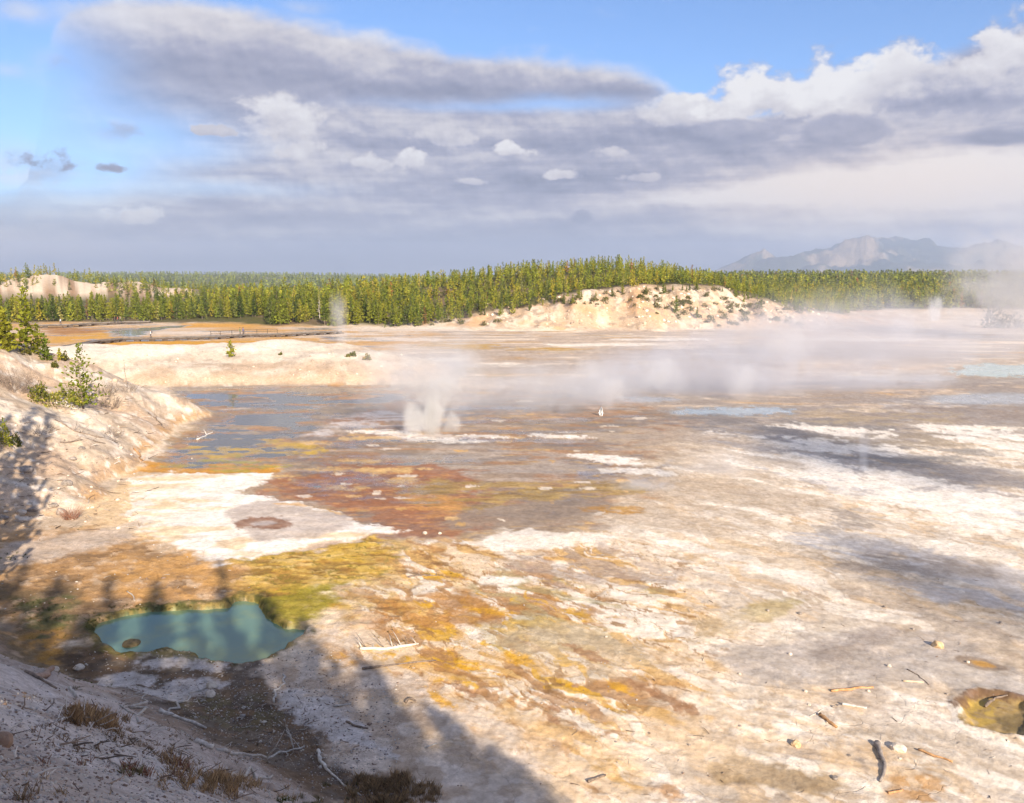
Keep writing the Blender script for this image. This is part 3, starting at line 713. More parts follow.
# ------------------------------------------------------------------ ground mesh
def build_ground():
    th = np.concatenate([np.arange(math.radians(80), math.radians(33.5), -.0040), np.arange(math.radians(33.5), math.radians(5.2), -.00115)])
    r = EYE / np.tan(th)
    r = np.concatenate([r, np.arange(r[-1] + .9, 225, 1.0), np.arange(225, 262, .45), np.arange(262, 330, 1.6), np.geomspace(332, 15000, 70)])
    fine = np.arange(-.600, .6001, .00135)
    side = np.concatenate([np.linspace(.602, .75, 12), np.linspace(.8, 2 * math.pi - .8, 60), np.linspace(2 * math.pi - .75, 2 * math.pi - .602, 12)])
    az = np.concatenate([fine, side])
    na, nr = len(az), len(r)
    Rr, Az = np.meshgrid(r, az, indexing='ij')
    x = (Rr * np.sin(Az)).ravel(); y = (Rr * np.cos(Az)).ravel()
    z = height(x, y)
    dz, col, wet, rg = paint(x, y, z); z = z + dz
    i = np.arange(nr - 1)[:, None] * na; j = np.arange(na)[None, :]; j2 = (j + 1) % na
    F = np.stack([i + j, i + j2, i + na + j2, i + na + j], -1).reshape(-1, 4)[:, ::-1]
    V = np.stack([x, y, z], 1)
    # close the disc under the camera
    V = np.vstack([V, [[0, 0, h1(0, 0)]]]); col = np.vstack([col, [GRAVEL]]); wet = np.append(wet, 0); rg = np.append(rg, 1)
    me_tri = np.array([[len(V) - 1, (q + 1) % na, q, q] for q in range(na)])
    me = mesh_np('ground', V, F, col, (), True, {'wet': wet, 'grain': rg})
    bm = bmesh.new(); bm.from_mesh(me); bm.verts.ensure_lookup_table()
    for q in range(na):
        try: bm.faces.new((bm.verts[len(V) - 1], bm.verts[(q + 1) % na], bm.verts[q]))
        except ValueError: pass
    bm.to_mesh(me); bm.free()
    m, out = new_mat('ground_sinter')
    P = pos()
    c = attr('tint'); wetA = attr('wet', 'Fac'); gra = attr('grain', 'Fac')
    n1 = noise(P, 3.2, 6, .65); n2 = noise(P, 22.0, 4, .6); n3 = noise(P, .7, 5, .6)
    v = node('ShaderNodeTexVoronoi', feature='F1'); X.put(v.inputs['Vector'], P); v.inputs['Scale'].default_value = 14.0
    speck = X(v.outputs['Distance']); vcol = X(v.outputs['Color'])
    vs = sep(vcol)[0]
    dk = cmix(1.0, c, cmix(ss(n1, .3, .7), (.84, .81, .78), (1.12, 1.12, 1.12)), 'MULTIPLY')
    dk = cmix(1.0, dk, cmix(ss(n3, .3, .7), (.92, .90, .87), (1.06, 1.07, 1.09)), 'MULTIPLY')
    pebble = cmix(vs, (.70, .66, .63), (1.22, 1.20, 1.18))
    dk = cmix(gra * 0.55 * ss(n3, .25, .6), dk, cmix(1.0, dk, pebble, 'MULTIPLY'))
    # mud cracks on the pale crust
    P2 = X(node('ShaderNodeVectorMath', operation='ADD').outputs[0])
    vm = P2.s.node; X.put(vm.inputs[0], P)
    nz = noise(P, .9, 3, .5, color=True)
    sc = node('ShaderNodeVectorMath', operation='SCALE'); X.put(sc.inputs[0], nz); sc.inputs['Scale'].default_value = 1.1
    X.nt.links.new(sc.outputs[0], vm.inputs[1])
    v2 = node('ShaderNodeTexVoronoi', feature='DISTANCE_TO_EDGE'); X.put(v2.inputs['Vector'], P2); v2.inputs['Scale'].default_value = .55
    crack = ss(X(v2.outputs['Distance']), 0.0, 0.014, 1.0, 0.0) * ss(noise(P, .25, 3), .48, .62) * (1.0 - wetA)
    dk = cmix(crack * 0.28, dk, (.17, .11, .07))
    sp = noise(P, 7.0, 4, .7); dk = cmix(ss(sp, .60, .70) * .40 * ss(gra, .2, .9, .35, 1.0) * (1.0 - wetA * .5), dk, cmix(1.0, dk, (.50, .42, .35), 'MULTIPLY'))
    sp2 = noise(P, 2.1, 5, .7); dk = cmix(ss(sp2, .60, .70) * .35 * ss(n3, .40, .60), dk, cmix(1.0, dk, (1.25, 1.25, 1.25), 'MULTIPLY'))
    hgt = n1 * .42 + n2 * .13 + speck * gra * .35 - crack * .3
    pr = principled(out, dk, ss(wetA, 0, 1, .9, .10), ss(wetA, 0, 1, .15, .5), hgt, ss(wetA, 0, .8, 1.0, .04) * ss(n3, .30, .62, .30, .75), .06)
    me.materials.append(m)
    o = link('ground', me)
    tag(o, 'pale mineral-stained basin floor with its banks and gravel slopes', None, None, 'structure')
    return o


build_ground()


def water_mat(name, col, rough, tint_op):
    m, out = new_mat(name)
    P = pos()
    n = noise(P, 2.5, 3, .5)
    fr = node('ShaderNodeFresnel'); fr.inputs['IOR'].default_value = 1.33
    b = node('ShaderNodeBump'); X.put(b.inputs['Height'], n); b.inputs['Strength'].default_value = .04; b.inputs['Distance'].default_value = .02
    g = node('ShaderNodeBsdfGlossy'); g.inputs['Roughness'].default_value = rough; X.nt.links.new(b.outputs[0], g.inputs['Normal']); X.nt.links.new(b.outputs[0], fr.inputs['Normal'])
    t = node('ShaderNodeBsdfTransparent'); t.inputs['Color'].default_value = (.86, .90, .92, 1)
    d = node('ShaderNodeBsdfDiffuse'); X.put(d.inputs['Color'], (*col, 1))
    mx = node('ShaderNodeMixShader'); mx.inputs[0].default_value = tint_op
    X.nt.links.new(t.outputs[0], mx.inputs[1]); X.nt.links.new(d.outputs[0], mx.inputs[2])
    m2 = node('ShaderNodeMixShader'); X.nt.links.new(fr.outputs[0], m2.inputs[0])
    X.nt.links.new(mx.outputs[0], m2.inputs[1]); X.nt.links.new(g.outputs[0], m2.inputs[2])
    X.nt.links.new(m2.outputs[0], out.inputs['Surface'])
    return m


def sheet(name, P, z, grow, mat):
    """flat water sheet over polygon P (world), pushed GROW metres outwards under its banks"""
    c = P.mean(0)
    nrm = []
    n = len(P)
    for i in range(n):
        t = P[(i + 1) % n] - P[i - 1]
        q = np.array([t[1], -t[0]]); q /= np.linalg.norm(q) + 1e-9
        nrm.append(q)
    area = sum(P[i][0] * P[(i + 1) % n][1] - P[(i + 1) % n][0] * P[i][1] for i in range(n))
    sg = 1 if area > 0 else -1
    Q = P + np.array(nrm) * grow * sg
    bm = bmesh.new()
    vs = [bm.verts.new((a, b, z)) for a, b in Q]
    f = bm.faces.new(vs)
    bmesh.ops.triangulate(bm, faces=[f])
    bmesh.ops.recalc_face_normals(bm, faces=bm.faces)
    if sum(f.normal.z for f in bm.faces) < 0: bmesh.ops.reverse_faces(bm, faces=bm.faces)
    me = bpy.data.meshes.new(name); bm.to_mesh(me); bm.free()
    me.materials.append(mat)
    return link(name, me)


# milky hot spring water
m, out = new_mat('hot_spring_water')
P = pos()
n = noise(P, .55, 3, .5); n2 = noise(P, 6.0, 3, .5)
col = cmix(ss(n, .42, .70), (.15, .265, .205), (.22, .30, .16))
col = cmix(ss(n2, .62, .8) * .25, col, (.20, .26, .22))
pr = principled(out, col, .05, .5, n2, .08, .02)
tr_ = node('ShaderNodeBsdfTransparent'); tr_.inputs['Color'].default_value = (.55, .80, .66, 1)
mx_ = node('ShaderNodeMixShader'); mx_.inputs[0].default_value = .84
X.nt.links.new(tr_.outputs[0], mx_.inputs[1]); X.nt.links.new(pr.outputs[0], mx_.inputs[2]); X.nt.links.new(mx_.outputs[0], out.inputs['Surface'])
tag(sheet('hot_spring_water', POOL_W, -.15, .55, m), 'opaque teal water of the hot spring in the lower left', None, None, 'structure')
tag(sheet('lagoon_water', SHORE_W, 0.0, 0.0, water_mat('lagoon_water', (.38, .385, .385), .07, .46)), 'shallow clear water of the lagoon below the white mound', None, None, 'structure')

# ------------------------------------------------------------------ vegetation
def leaf_mat(name, tint=(1, 1, 1), trans=.25):
    m, out = new_mat(name)
    c = attr('tint')
    r = X(node('ShaderNodeObjectInfo').outputs['Random'])
    c = cmix(1.0, c, cmix(r, (.68, .78, .62), (1.25, 1.18, 1.25)), 'MULTIPLY')
    c = cmix(1.0, c, tint, 'MULTIPLY')
    p = node('ShaderNodeBsdfPrincipled'); X.put(p.inputs['Base Color'], c); p.inputs['Roughness'].default_value = .7
    p.inputs['Specular IOR Level'].default_value = .15
    t = node('ShaderNodeBsdfTranslucent'); X.put(t.inputs['Color'], c)
    mx = node('ShaderNodeMixShader'); mx.inputs[0].default_value = trans
    X.nt.links.new(p.outputs[0], mx.inputs[1]); X.nt.links.new(t.outputs[0], mx.inputs[2])
    X.nt.links.new(mx.outputs[0], out.inputs['Surface'])
    return m


M_LEAF = leaf_mat('pine_needles')
M_DEADLEAF = leaf_mat('dead_needles')
M_BARK = simple_mat('pine_bark', (.17, .12, .085), (.30, .24, .19), 6)
M_DEADWOOD = simple_mat('weathered_wood', (.40, .36, .32), (.68, .63, .57), 7)
M_DARKWOOD = simple_mat('charred_wood', (.12, .095, .08), (.30, .23, .18), 7)
M_ORANGEWOOD = simple_mat('stained_wood', (.34, .17, .07), (.55, .34, .18), 7)
M_PLANK = simple_mat('boardwalk_planks', (.15, .13, .115), (.25, .22, .20), 1.5)
M_POST = simple_mat('boardwalk_timber', (.07, .055, .045), (.14, .11, .09), 3)
M_ROCK = simple_mat('pale_rock', (.50, .42, .34), (.74, .66, .56), 5)
M_ROCKTAN = simple_mat('tan_rock', (.50, .33, .17), (.72, .55, .36), 5)
M_ROCKGREY = simple_mat('grey_rock', (.20, .17, .15), (.40, .35, .31), 5)


def tube(path, rad, n=6):
    """V, F (quads) of a tapered tube along path"""
    path = np.asarray(path, float); k = len(path)
    V, F = [], []
    for i in range(k):
        t = path[min(i + 1, k - 1)] - path[max(i - 1, 0)]
        t /= np.linalg.norm(t) + 1e-9
        a = np.cross(t, (0.13, .21, .97) if abs(t[2]) < .9 else (1, .1, 0)); a /= np.linalg.norm(a) + 1e-9
        b = np.cross(t, a)
        for q in range(n):
            w = 2 * math.pi * q / n
            V.append(path[i] + rad[i] * (math.cos(w) * a + math.sin(w) * b))
    for i in range(k - 1):
        for q in range(n):
            F.append((i * n + q, i * n + (q + 1) % n, (i + 1) * n + (q + 1) % n, (i + 1) * n + q))
    c0 = len(V); V.append(path[0]); V.append(path[-1])
    for q in range(n):
        F.append((c0, (q + 1) % n, q, q)); e = (k - 1) * n
        F.append((c0 + 1, e + q, e + (q + 1) % n, e + (q + 1) % n))
    return np.array(V), F


class Geo:
    def __init__(s): s.V, s.F, s.C, s.n = [], [], [], 0
    def add(s, V, F, C=None):
        s.V.append(np.asarray(V)); s.F += [tuple(i + s.n for i in f) for f in F]; s.n += len(V)
        if C is not None: s.C.append(np.broadcast_to(np.asarray(C), (len(V), 3)))
    def mesh(s, name, mat, smooth=False):
        V = np.vstack(s.V)
        me = bpy.data.meshes.new(name)
        F = [tuple(dict.fromkeys(f)) for f in s.F]
        me.from_pydata(V.tolist(), [], [f for f in F if len(f) > 2])
        if s.C:
            a = me.color_attributes.new('tint', 'FLOAT_COLOR', 'POINT')
            c = np.ones((len(V), 4), np.float32); c[:, :3] = np.vstack(s.C); a.data.foreach_set('color', c.ravel())
        me.materials.append(mat)
        if smooth:
            for p in me.polygons: p.use_smooth = True
        me.update()
        return me


def sprays(rng, cen, dirs, L, Wd, cols, jit=.5):
    """one bent leaf spray (two triangles) per centre; numpy arrays in, V F C out"""
    n = len(cen)
    d = dirs + jit * rng.normal(size=(n, 3)); d /= np.linalg.norm(d, axis=1)[:, None]
    up = rng.normal(size=(n, 3)); sd = np.cross(d, up); sd /= np.linalg.norm(sd, axis=1)[:, None] + 1e-9
    L = np.broadcast_to(L, n)[:, None]; Wd = np.broadcast_to(Wd, n)[:, None]
    up2 = np.cross(sd, d)
    a = cen - d * L * .5; b = cen + d * L * .5 ; c1 = cen + sd * Wd * .5 + up2 * Wd * .2; c2 = cen - sd * Wd * .5 + up2 * Wd * .2
    V = np.stack([a, c1, b, c2], 1).reshape(-1, 3)
    F = (np.arange(n)[:, None] * 4 + np.array([[0, 1, 2, 3]]))
    C = np.repeat(cols, 4, axis=0)
    return V, F, C


GREENS = np.array([(.195, .22, .022), (.15, .185, .024), (.095, .125, .026), (.26, .255, .026)])


def conifer(seed, h=9.0, r=1.5, nb=70, per=6, base=.10, size=.5, green=0, dead=False, ragged=.35, shape=.85):
    """crown arrays (V, F, C) and trunk Geo for a lodgepole pine of height h"""
    rng = np.random.default_rng(seed)
    t = base + (1 - base) * (np.arange(nb) + rng.uniform(0, 1, nb)) / nb
    az = rng.uniform(0, 2 * math.pi, nb)
    env = np.minimum(((1 - t) / (1 - base)) ** shape, .35 + 2.2 * (t - base) / (1 - base) + .2)
    Lb = (r * env * rng.uniform(1 - ragged, 1 + ragged * .5, nb) + .08 * r)
    drop = rng.uniform(-.25, .35, nb) + .35 * t
    cen, dirs, cols, ls = [], [], [], []
    for i in range(nb):
        d = np.array([math.cos(az[i]), math.sin(az[i]), drop[i]]); d /= np.linalg.norm(d)
        k = max(2, int(per * (.35 + .65 * env[i])))
        for q in range(k):
            f = (q + rng.uniform(.2, 1)) / k
            c = np.array([0, 0, t[i] * h]) + d * Lb[i] * f
            c += rng.normal(size=3) * size * .22
            cen.append(c); dirs.append(d + np.array([0, 0, .35]))
            ls.append(size * rng.uniform(.7, 1.35) * (.55 + .45 * env[i]))
            g = GREENS[green] * rng.uniform(.65, 1.35) if not dead else np.array((.26, .12, .055)) * rng.uniform(.6, 1.3)
            cols.append(g)
    # leader
    for q in range(5):
        cen.append(np.array([0, 0, h * (.96 + .015 * q)])); dirs.append(np.array([0, 0, 1.5])); ls.append(size * .7); cols.append(GREENS[green] if not dead else np.array((.26, .12, .055)))
    cen = np.array(cen); dirs = np.array(dirs); ls = np.array(ls); cols = np.array(cols)
    V, F, C = sprays(rng, cen, dirs, ls * 1.25, ls * .75, cols)
    g = Geo()
    lean = rng.normal(size=2) * .02 * h
    path = [(lean[0] * f * f, lean[1] * f * f, h * f * .97 - .15) for f in (0, .15, .4, .7, 1)]
    tv, tf = tube(path, [.013 * h, .011 * h, .009 * h, .005 * h, .0015 * h], 6)
    g.add(tv, tf)
    for i in range(0, nb, max(1, nb // 14)):
        p0 = np.array([0, 0, t[i] * h]); d = np.array([math.cos(az[i]), math.sin(az[i]), drop[i]])
        tv, tf = tube([p0, p0 + d * Lb[i] * .8], [.005 * h, .001 * h], 3); g.add(tv, tf)
    return (V, F, C), g


def snag(seed, h=8.0, nb=26, bare=.1):
    rng = np.random.default_rng(seed)
    g = Geo()
    lean = rng.normal(size=2) * .03 * h
    path = [(lean[0] * f + rng.normal() * .01 * h, lean[1] * f + rng.normal() * .01 * h, h * f - .15) for f in np.linspace(0, 1, 6)]
    g.add(*tube(path, [.012 * h, .010 * h, .008 * h, .006 * h, .0035 * h, .001 * h], 6))
    for i in range(nb):
        f = rng.uniform(bare, .97); a = rng.uniform(0, 6.28); L = h * .16 * (1.1 - f) * rng.uniform(.5, 1.2)
        p0 = np.array([lean[0] * f, lean[1] * f, h * f - .15]); d = np.array([math.cos(a), math.sin(a), rng.uniform(-.3, .4)])
        p1 = p0 + d * L * .6; p2 = p1 + (d + rng.normal(size=3) * .4) * L * .4
        g.add(*tube([p0, p1, p2], [.004 * h, .003 * h, .001 * h], 3))
    return g


# protos of the middle-distance pines: (trunk mesh, crown mesh)
PROTO = []
for i in range(9):
    (V, F, C), g = conifer(100 + i, 9.0, [1.9, 2.2, 1.7, 2.4, 1.9, 1.7, 2.1, 2.2, 1.6][i], 95, 8, [.03, .02, .05, .02, .10, .16, .03, .06, .20][i], .58, i % 4, shape=[.85, .75, .9, .7, .8, .75, .8, .65, .8][i])
    PROTO.append((g.mesh('pine_trunk', M_BARK), mesh_np('pine_crown', V, F, C, (M_LEAF,))))
DEADP = []
for i in range(2):
    (V, F, C), g = conifer(140 + i, 8.5, 1.1, 55, 5, .15, .42, 0, True)
    DEADP.append((g.mesh('pine_trunk', M_BARK), mesh_np('pine_crown', V, F, C, (M_DEADLEAF,))))
SNAGP = [snag(150 + i, 8.5, 34).mesh('snag_trunk', M_DEADWOOD) for i in range(3)]
# coarse ones for the far mass
LOW = []
for i in range(5):
    (V, F, C), g = conifer(200 + i, 9.0, [2.0, 2.3, 1.9, 2.2, 2.0][i], 28, 5, [.05, .06, .12, .08, .2][i], .95, i % 4)
    LOW.append((V, F, C))
FARLOW = []
for i in range(3):
    (V, F, C), g = conifer(230 + i, 9.0, 2.1, 10, 3, .1, 1.9, i)
    FARLOW.append((V, F, C))


def to_px(x, y, z):
    d = np.array([x, y, z - EYE]) if np.isscalar(x) else np.stack([x, y, z - EYE])
    f = d[1] * CP - d[2] * SP; u = d[0] / f; v = (d[1] * SP + d[2] * CP) / f
    return 512 + FPX * u, 401.5 - FPX * v


YB = ([-260, -200, -150, -118, -100, -60, -35, -23, -3, 15, 36, 58, 70, 82, 95, 115, 150, 360],
      [262, 262, 256, 262, 262, 243, 241, 242, 245, 250, 253, 254, 251, 250, 258, 300, 352, 352])


def forest_points():
    pts = []
    def region(x0, x1, y0, y1, sp, keep=1.0, jit=.45):
        xs = np.arange(x0, x1, sp); ys = np.arange(y0, y1, sp * .87)
        gx, gy = np.meshgrid(xs, ys)
        gx = gx + (np.arange(len(ys)) % 2)[:, None] * sp / 2
        gx = gx + RNG.uniform(-jit, jit, gx.shape) * sp; gy = gy + RNG.uniform(-jit, jit, gy.shape) * sp
        gx, gy = gx.ravel(), gy.ravel()
        yb = np.interp(gx, *YB) + 6.5 * fbm(gx / 9, gy / 9, 3, 601)
        k = (gy > yb) & (RNG.uniform(size=gx.shape) < keep)
        pts.append(np.stack([gx[k], gy[k]], 1))
    region(-260, -70, 228, 275, 2.6)
    region(-70, 125, 226, 272, 2.25, .90)
    region(-70, 125, 272, 322, 2.5, .92)
    region(-300, -70, 275, 330, 3.6)
    region(-330, -150, 330, 460, 5.2)
    region(60, 200, 330, 460, 5.2)
    region(95, 330, 300, 460, 4.2)
    region(-450, 450, 460, 700, 7.0)
    region(-50, 620, 700, 1150, 11.0)
    region(-900, -100, 700, 1100, 13.0)
    P = np.vstack(pts)
    # the pale hill far left stays mostly bare
    pale = np.exp(-(((P[:, 0] + 300) / 110) ** 2 + ((P[:, 1] - 455) / 60) ** 2)) + .9 * np.exp(-(((P[:, 0] + 200) / 45) ** 2 + ((P[:, 1] - 470) / 28) ** 2))
    k = (pale < .46) | (fbm(P[:, 0] / 14, P[:, 1] / 14, 3, 611) > .05)
    P = P[k]
    k = ~((P[:, 0] > -70) & (P[:, 0] < 125) & (P[:, 1] < 325) & (fbm(P[:, 0] / 7, P[:, 1] / 9, 3, 615) < -.42))
    P = P[k]
    # clearings of the orange flats
    k = ~((P[:, 0] > -140) & (P[:, 0] < -70) & (P[:, 1] < 262))
    P = P[k]
    swell = np.exp(-(((P[:, 0] + 130) / 80) ** 2 + ((P[:, 1] - 560) / 120) ** 2)) > .35
    k = (P[:, 0] > -25) | (P[:, 1] < np.interp(P[:, 0], [-120, -100, -25], [284, 300, 330])) | swell | ((P[:, 0] < -150) & (P[:, 1] > 430) & (P[:, 1] < 560))
    P = P[k]
    z = height(P[:, 0], P[:, 1], False)
    px, py = to_px(P[:, 0], P[:, 1], z)
    k = (px > -60) & (px < 1090)
    return P[k], z[k], px[k], py[k]


FP, FZ, FPXX, FPYY = forest_points()
nF = len(FP)
frng = np.random.default_rng(77)
fh = (3.6 + 4.2 * frng.beta(2.2, 1.8, nF)) * (1 + .12 * fbm(FP[:, 0] / 20, FP[:, 1] / 20, 2, 613))
yb = np.interp(FP[:, 0], *YB)
edge = FP[:, 1] - yb < 7
fh = np.where(edge & (frng.uniform(size=nF) < .35), fh * frng.uniform(.35, .7, nF), fh)
fh = np.where(FP[:, 0] > 60, fh * .92, fh)
fkind = np.where(frng.uniform(size=nF) < .014, 1, np.where(frng.uniform(size=nF) < .05, 2, 0))
fh = np.where(fkind == 2, fh * .85, fh)
fh = np.where((FPXX < 430) & (FP[:, 1] < 268), fh * mix(.90, 1.2, sstep(215, 280, FPXX)), fh)
fh = np.where(FP[:, 0] > 130, fh * 1.2, fh)
onhill = (FP[:, 0] > -62) & (FP[:, 0] < 125) & (FP[:, 1] < 330)
fh = np.where(onhill, fh * mix(.95, .66, sstep(-60, -10, FP[:, 0])), fh)
fh = np.where((FP[:, 0] < -40) & (FP[:, 1] > 300), fh * .82, fh)   # 1 rust, 2 snag
dist = np.hypot(FP[:, 0], FP[:, 1])
# which show: the crest hides what stands behind it, so rank by size in the picture, nearest rows first
depth = FP[:, 1] - yb
score = fh / dist * np.where((depth < 22) & (FPXX > -5) & (FPXX < 1028), 1.0, .45)
order = np.argsort(-score)
single, mass = order[:250], order[250:]


def zone_of(px):
    if px < 60: return 'left end of the forest edge behind the bank pines'
    if px < 165: return 'below the pale hill behind the far boardwalk'
    if px < 258: return 'behind the orange flats left of the jutting grove'
    if px < 345: return 'jutting grove behind the right end of the boardwalk'
    if px < 400: return 'just right of the thin wisp of steam'
    if px < 470: return 'left foot of the forested hill'
    if px < 560: return 'left shoulder of the forested hill above the cream bank'
    if px < 630: return 'along the top of the forested hill left of its peak'
    if px < 700: return 'along the rim of the bare bank at the hill peak'
    if px < 780: return 'right shoulder of the forested hill'
    if px < 850: return 'down the right tail of the forested hill'
    return 'on the plain edge at the right'


def tree(kind, x, y, z, h, rz, label, group, cat='tree'):
    if kind == 2:
        o = link('dead_tree', SNAGP[frng.integers(3)], None, (x, y, z), rz, h / 8.5)
        return tag(o, label, cat, group)
    t = empty('pine_tree', (x, y, z), rz, h / 9.0)
    tr, cr = (DEADP[frng.integers(2)] if kind == 1 else PROTO[frng.integers(9)])
    link('trunk', tr, t); link('crown', cr, t)
    return tag(t, label, cat, group)


for i in single:
    h = fh[i]
    sz = 'tall' if h > 7.4 else ('middling' if h > 5.0 else 'short young')
    zn = zone_of(FPXX[i])
    k = int(fkind[i])
    lab = (f'{sz} green pine, {zn}', f'{sz} rust-brown dying pine, {zn}', f'{sz} bare grey dead tree, {zn}')[k]
    tree(k, FP[i, 0], FP[i, 1], FZ[i], h, frng.uniform(0, 6.28), lab, 'pines of the forest edge')

# the rest of the forest as one mass
def mass_mesh():
    Vs, Fs, Cs, n = [], [], [], 0
    for i in mass:
        D = dist[i]
        V, F, C = (LOW[frng.integers(5)] if D < 620 else FARLOW[frng.integers(3)])
        a = frng.uniform(0, 6.28); c, s = math.cos(a), math.sin(a)
        k = fh[i] / 9.0 * (1.0 if D < 620 else 1.15); w = k * frng.uniform(.85, 1.2) * (1.0 if D < 450 else 1.25)
        R = np.array([[c * w, -s * w, 0], [s * w, c * w, 0], [0, 0, k]])
        Vs.append(V @ R.T + np.array([FP[i, 0], FP[i, 1], FZ[i] - .1]))
        Fs.append(F + n); n += len(V)
        tn = frng.uniform(.78, 1.2) * np.array([frng.uniform(.9, 1.15), 1, 1])
        if fkind[i]: tn = np.array([1.25, .62, 1.5]) if fkind[i] == 1 else np.array([1.5, 1.3, 3.4])
        Cs.append(C * tn)
    return mesh_np('forest', np.vstack(Vs), np.vstack(Fs), np.vstack(Cs), (M_LEAF,))


tag(link('forest', mass_mesh()), 'dense green pine forest reaching back over the hill and plain', None, None, 'stuff')

# far forested plateau and the mountains
def ridge(name, pts, D0, D1, zbase, colfn, nseg, rows, seed, rough, mat, label, back=1.6):
    """hill body whose skyline runs through PTS (px, py seen at distance D1), sloping down to D0 in front and falling away behind"""
    px = np.linspace(pts[0][0], pts[-1][0], nseg)
    py = np.interp(px, [p[0] for p in pts], [p[1] for p in pts])
    V, Cc = [], []
    tt = np.concatenate([np.linspace(0, 1, rows), np.linspace(1.1, back, 5)])
    for t in tt:
        D = D0 + (D1 - D0) * t
        u = (px - 512) / FPX
        x = u * D / CP; 
        zt = np.array([EYE + D1 * ray(a, b)[2] / ray(a, b)[1] for a, b in zip(px, py)])
        prof = math.sin(min(t, 1) * math.pi / 2) ** .85 if t <= 1 else 1.0
        fall = 0.0 if t <= 1 else .03 * D1 * ((t - 1) / (back - 1))
        y = np.full(nseg, D)
        nz = fbm(x / (D1 * .035), y / (D1 * .035), 6, seed) * rough
        z = zbase + (zt - zbase) * prof + nz * (zt - zbase) * (.25 + .75 * math.sin(min(t, 1) * math.pi)) * (1.0 if t < 1 else .3)
        z = z - fall
        V.append(np.stack([x, y, z], 1)); Cc.append(colfn(x, y, z, t))
    V = np.vstack(V); Cc = np.vstack(Cc)
    nr = len(tt)
    i = np.arange(nr - 1)[:, None] * nseg; j = np.arange(nseg - 1)[None, :]
    F = np.stack([i + j, i + j + 1, i + nseg + j + 1, i + nseg + j], -1).reshape(-1, 4)
    me = mesh_np(name, V, F, Cc, (mat,), True)
    o = link(name, me)
    tag(o, label, None, None, 'structure')
    return V


m, out = new_mat('far_slopes')
c = attr('tint'); P = pos()
n = noise(P, .012, 6, .65); nt_ = noise(P, .16, 3, .6)
c = cmix(1.0, c, cmix(ss(nt_, .38, .62), (.55, .58, .6), (1.3, 1.3, 1.2)), 'MULTIPLY')
principled(out, cmix(1.0, c, cmix(ss(n, .3, .7), (.75, .75, .75), (1.2, 1.2, 1.2)), 'MULTIPLY'), .9, .1)
M_FAR = m


def plate_col(x, y, z, t):
    n = fbm(x / 160, y / 160, 5, 701)
    n2 = fbm(x / 45, y / 90, 4, 702)
    c = mix(np.array((.15, .16, .062)), np.array((.22, .21, .115)), sstep(-.3, .6, n)[:, None])
    return mix(c, np.array((.05, .058, .03)), (sstep(.0, .5, n2) * .7)[:, None])


PL = ridge('hills', [(-150, 274), (0, 275), (60, 275), (150, 274), (250, 274.5), (330, 275), (400, 276.5), (470, 279), (600, 279), (800, 277), (1100, 271)], 1120, 2900, -15.0, plate_col, 420, 60, 71, .06, M_FAR, 'low forested plateau closing the view at the left')


def mtn_col(x, y, z, t):
    n = fbm(x / 900, y / 900, 5, 711); n2 = fbm(x / 260, y / 420, 5, 712)
    c = mix(np.array((.045, .06, .06)), np.array((.10, .10, .085)), sstep(-.4, .5, n2)[:, None])
    bare = sstep(.30, .55, n + .55 * n2 + .5 * sstep(2600, 5200, x))[:, None]
    return mix(c, np.array((.46, .34, .25)), bare * .6)


MT = [(700, 274), (720, 268), (735, 261), (757, 254.5), (770, 259), (785, 258), (800, 252), (830, 246), (862, 242.5), (885, 243.5), (905, 247), (925, 249.5), (940, 252), (965, 249), (985, 246.5), (1000, 249), (1020, 252), (1060, 250), (1120, 258), (1200, 272)]
ridge('mountains', MT, 8200, 12500, -190.0, mtn_col, 420, 70, 72, .34, M_FAR, 'distant hazy blue mountains with bare tan slopes at the right')

# far trees on the plateau, low cones of needle clumps in the same distant mass
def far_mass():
    rng = np.random.default_rng(5)
    Vs, Fs, Cs, n = [], [], [], 0
    V0 = PL
    N = 6500
    pick = rng.integers(0, len(V0), N)
    for q in pick:
        x, y, z = V0[q] + np.array([rng.uniform(-4, 4), rng.uniform(-14, 14), 0])
        if y > 2950: continue
        V, F, C = FARLOW[rng.integers(3)]
        k = rng.uniform(.7, 1.25); a = rng.uniform(0, 6.28); c, s = math.cos(a), math.sin(a)
        R = np.array([[c * k * 1.7, -s * k * 1.7, 0], [s * k * 1.7, c * k * 1.7, 0], [0, 0, k]])
        Vs.append(V @ R.T + np.array([x, y, z - .6])); Fs.append(F + n); n += len(V)
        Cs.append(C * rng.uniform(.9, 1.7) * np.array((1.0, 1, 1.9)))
    return mesh_np('far_forest', np.vstack(Vs), np.vstack(Fs), np.vstack(Cs), (M_LEAF,))


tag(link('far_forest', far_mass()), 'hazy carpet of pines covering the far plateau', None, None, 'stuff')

# shrubs on the bare bank of the hill
def shrub_mesh(seed, r=.9, h=1.1, n=150, size=.30, cols=((.12, .13, .035), (.17, .165, .04), (.20, .16, .09))):
    rng = np.random.default_rng(seed)
    d = rng.normal(size=(n, 3)); d /= np.linalg.norm(d, axis=1)[:, None]; d[:, 2] = np.abs(d[:, 2])
    lump = 1 + .35 * np.sin(d[:, 0] * 5 + seed) * np.cos(d[:, 1] * 4 - seed)
    cen = d * np.array([r, r, h]) * (rng.uniform(.35, 1, n) ** .6 * lump)[:, None]
    cc = np.array(cols)[rng.integers(len(cols), size=n)] * rng.uniform(.6, 1.3, n)[:, None]
    return sprays(rng, cen, d + np.array([0, 0, .4]), size * rng.uniform(.7, 1.3, n), size * .6, cc)


